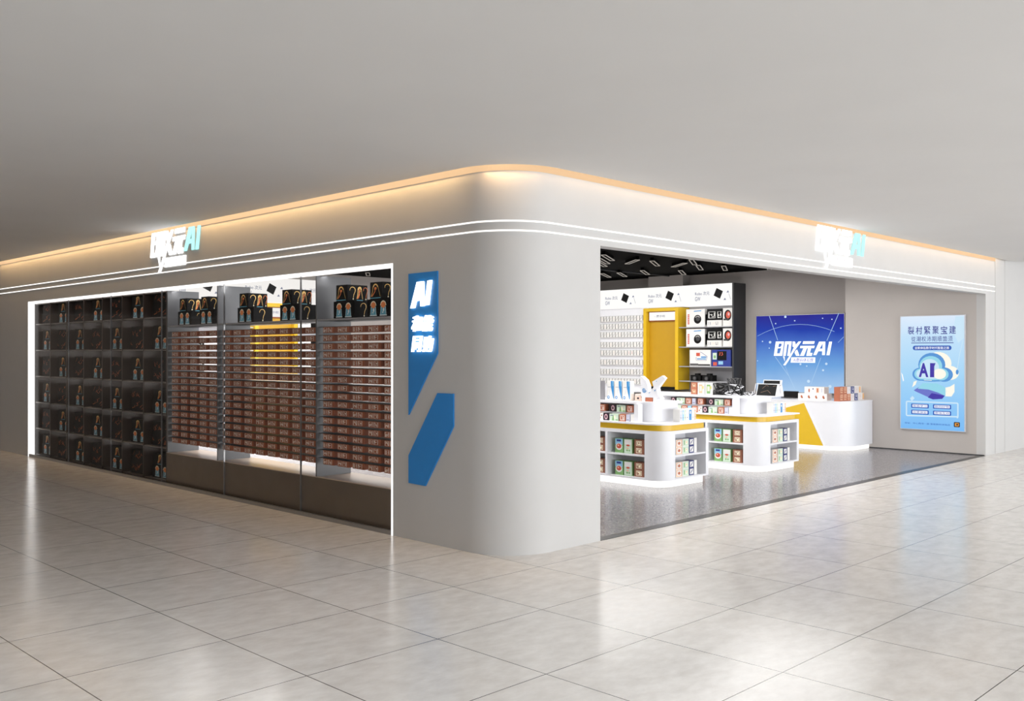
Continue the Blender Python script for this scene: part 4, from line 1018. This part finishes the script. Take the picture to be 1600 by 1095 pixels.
def lay(w, h, n, seed, mat):
    o = []
    for k in range(n):
        c = (k + 0.5) / n
        o += [(ell(c, 0.5, 0.035, 0.24, 8), mat), (ell(c + 0.02, 0.34, 0.03, 0.14, 8), 'rust')]
    return o
wl = carton_mesh('flat_carton', 0.62, 0.2, 0.125, 'card_white', lay(0.62, 0.125, 4, 1, 'terracotta'))
wu = carton_mesh('flat_carton', 0.42, 0.2, 0.135, 'card_white', [(ell(0.24, 0.45, 0.04, 0.3, 8), 'terracotta'), (ell(0.44, 0.7, 0.03, 0.12, 8), 'navy'), (rect(0.6, 0.74, 0.14, 0.86), 'peach'), (rect(0.64, 0.70, 0.24, 0.76), 'terracotta'), (rect(0.86, 0.9, 0.2, 0.8), 'lavender')])
put(wl, 'flat_carton', 11.62, 2.97, 0.955, 'long white carton with brown pictures on the cash counter, bottom of its stack')
put(wu, 'flat_carton', 11.62, 2.93, 1.08, 'shorter white carton lying on top of the long white carton')
cb = {
    'terracotta': carton_mesh('counter_box', 0.155, 0.12, 0.138, 'terracotta', seal('peach', 31) + maze(32, 0.15, 0.85, 0.55, 0.9, 'peach', 3, 0.06)),
    'card_white': carton_mesh('counter_box', 0.15, 0.12, 0.138, 'card_white', maze(33, 0.2, 0.8, 0.15, 0.85, 'pink', 5, 0.05)),
    'navy': carton_mesh('counter_box', 0.15, 0.12, 0.138, 'navy', maze(34, 0.2, 0.8, 0.15, 0.85, 'lavender', 6, 0.08)),
    'peach': carton_mesh('counter_box', 0.15, 0.12, 0.138, 'card_white', [(rect(0.2, 0.8, 0.05, 0.95), 'peach'), (ell(0.5, 0.5, 0.14, 0.3, 8), 'gold')]),
}
nmz = {'terracotta': 'orange brown', 'card_white': 'white', 'navy': 'navy', 'peach': 'cream'}
yb_ = 2.36
for z, w, row in ((0.955, 'bottom', ['terracotta', 'terracotta', 'terracotta', 'card_white', 'navy', 'card_white', 'peach']), (1.093, 'top', ['terracotta', 'terracotta', 'card_white', 'navy', 'card_white', 'peach'])):
    xx = 11.4
    for j, k in enumerate(row):
        put(cb[k], 'counter_box', xx, yb_, z, '%s box, %s from left in %s row at the counter corner' % (nmz[k], ORD[j + 1], w), 'box', 'boxes stacked at the counter corner', FACE_Y)
        xx += 0.158
t = thing('payment_terminal', 'low dark terminal on the left end of the cash counter', 'terminal', (11.8, 3.62, 0.955))
b = MB(); b.box(11.78, 11.98, 3.5, 3.80, 0.955, 0.975, 'charcoal'); b.build('base', t)
b = MB(); b.box(11.86, 11.89, 3.46, 3.78, 0.975, 1.10, 'black'); b.build('screen', t)

# ================================================================== SHOP CEILING LIGHTS
LX = [(8.63, 5.95, 0), (8.15, 5.45, 0), (9.07, 6.38, 0), (9.14, 5.63, 1), (9.74, 5.51, 0), (10.38, 5.36, 1), (10.06, 4.80, 0), (12.0, 6.4, 0), (11.4, 8.15, 0), (11.5, 7.74, 0), (11.4, 7.0, 0), (11.2, 5.4, 0), (11.7, 5.10, 0), (12.2, 4.3, 0), (7.22, 11.85, 1)]
for i, (x, y, o) in enumerate(LX):
    t = thing('ceiling_light', 'slim outlined light fitting on the black ceiling, %s from the entrance edge' % ORD[i + 1] if i < 14 else 'slim outlined light fitting on the black ceiling seen through the window', 'light', (x, y, 3.72), 'slim lights under the black shop ceiling')
    ang = radians((30, 52)[o]); l, w = ((0.55, 0.042), (0.42, 0.042))[o]
    cs, sn = cos(ang), sin(ang)
    def bar(m, a0, a1, b0, b1, z0, z1, mat):
        q = [(x + a * cs - c * sn, y + a * sn + c * cs) for a, c in ((a0, b0), (a1, b0), (a1, b1), (a0, b1))]
        m.prism(q, z0, z1, mat)
    b = MB()
    for q in ((-l, l, -w - 0.007, -w + 0.007), (-l, l, w - 0.007, w + 0.007), (-l - 0.007, -l + 0.007, -w, w), (l - 0.007, l + 0.007, -w, w)):
        bar(b, *q, 3.712, 3.725, 'lamp_line')
    b.build('lamp_outline', t)
    b = MB(); bar(b, -l * 0.98, l * 0.98, -w * 0.8, w * 0.8, 3.722, ZI, 'black_ceiling'); b.build('housing', t)
for i, y in enumerate((4.6, 7.6)):
    tag(MB().box(5.0, 13.3, y, y + 0.03, 3.765, ZI, 'charcoal').build('ceiling_track', loc=(9.0, y, 3.765)), 'thin dark track on the black ceiling, ' + ('nearer the entrance' if i == 0 else 'further back'), 'track')
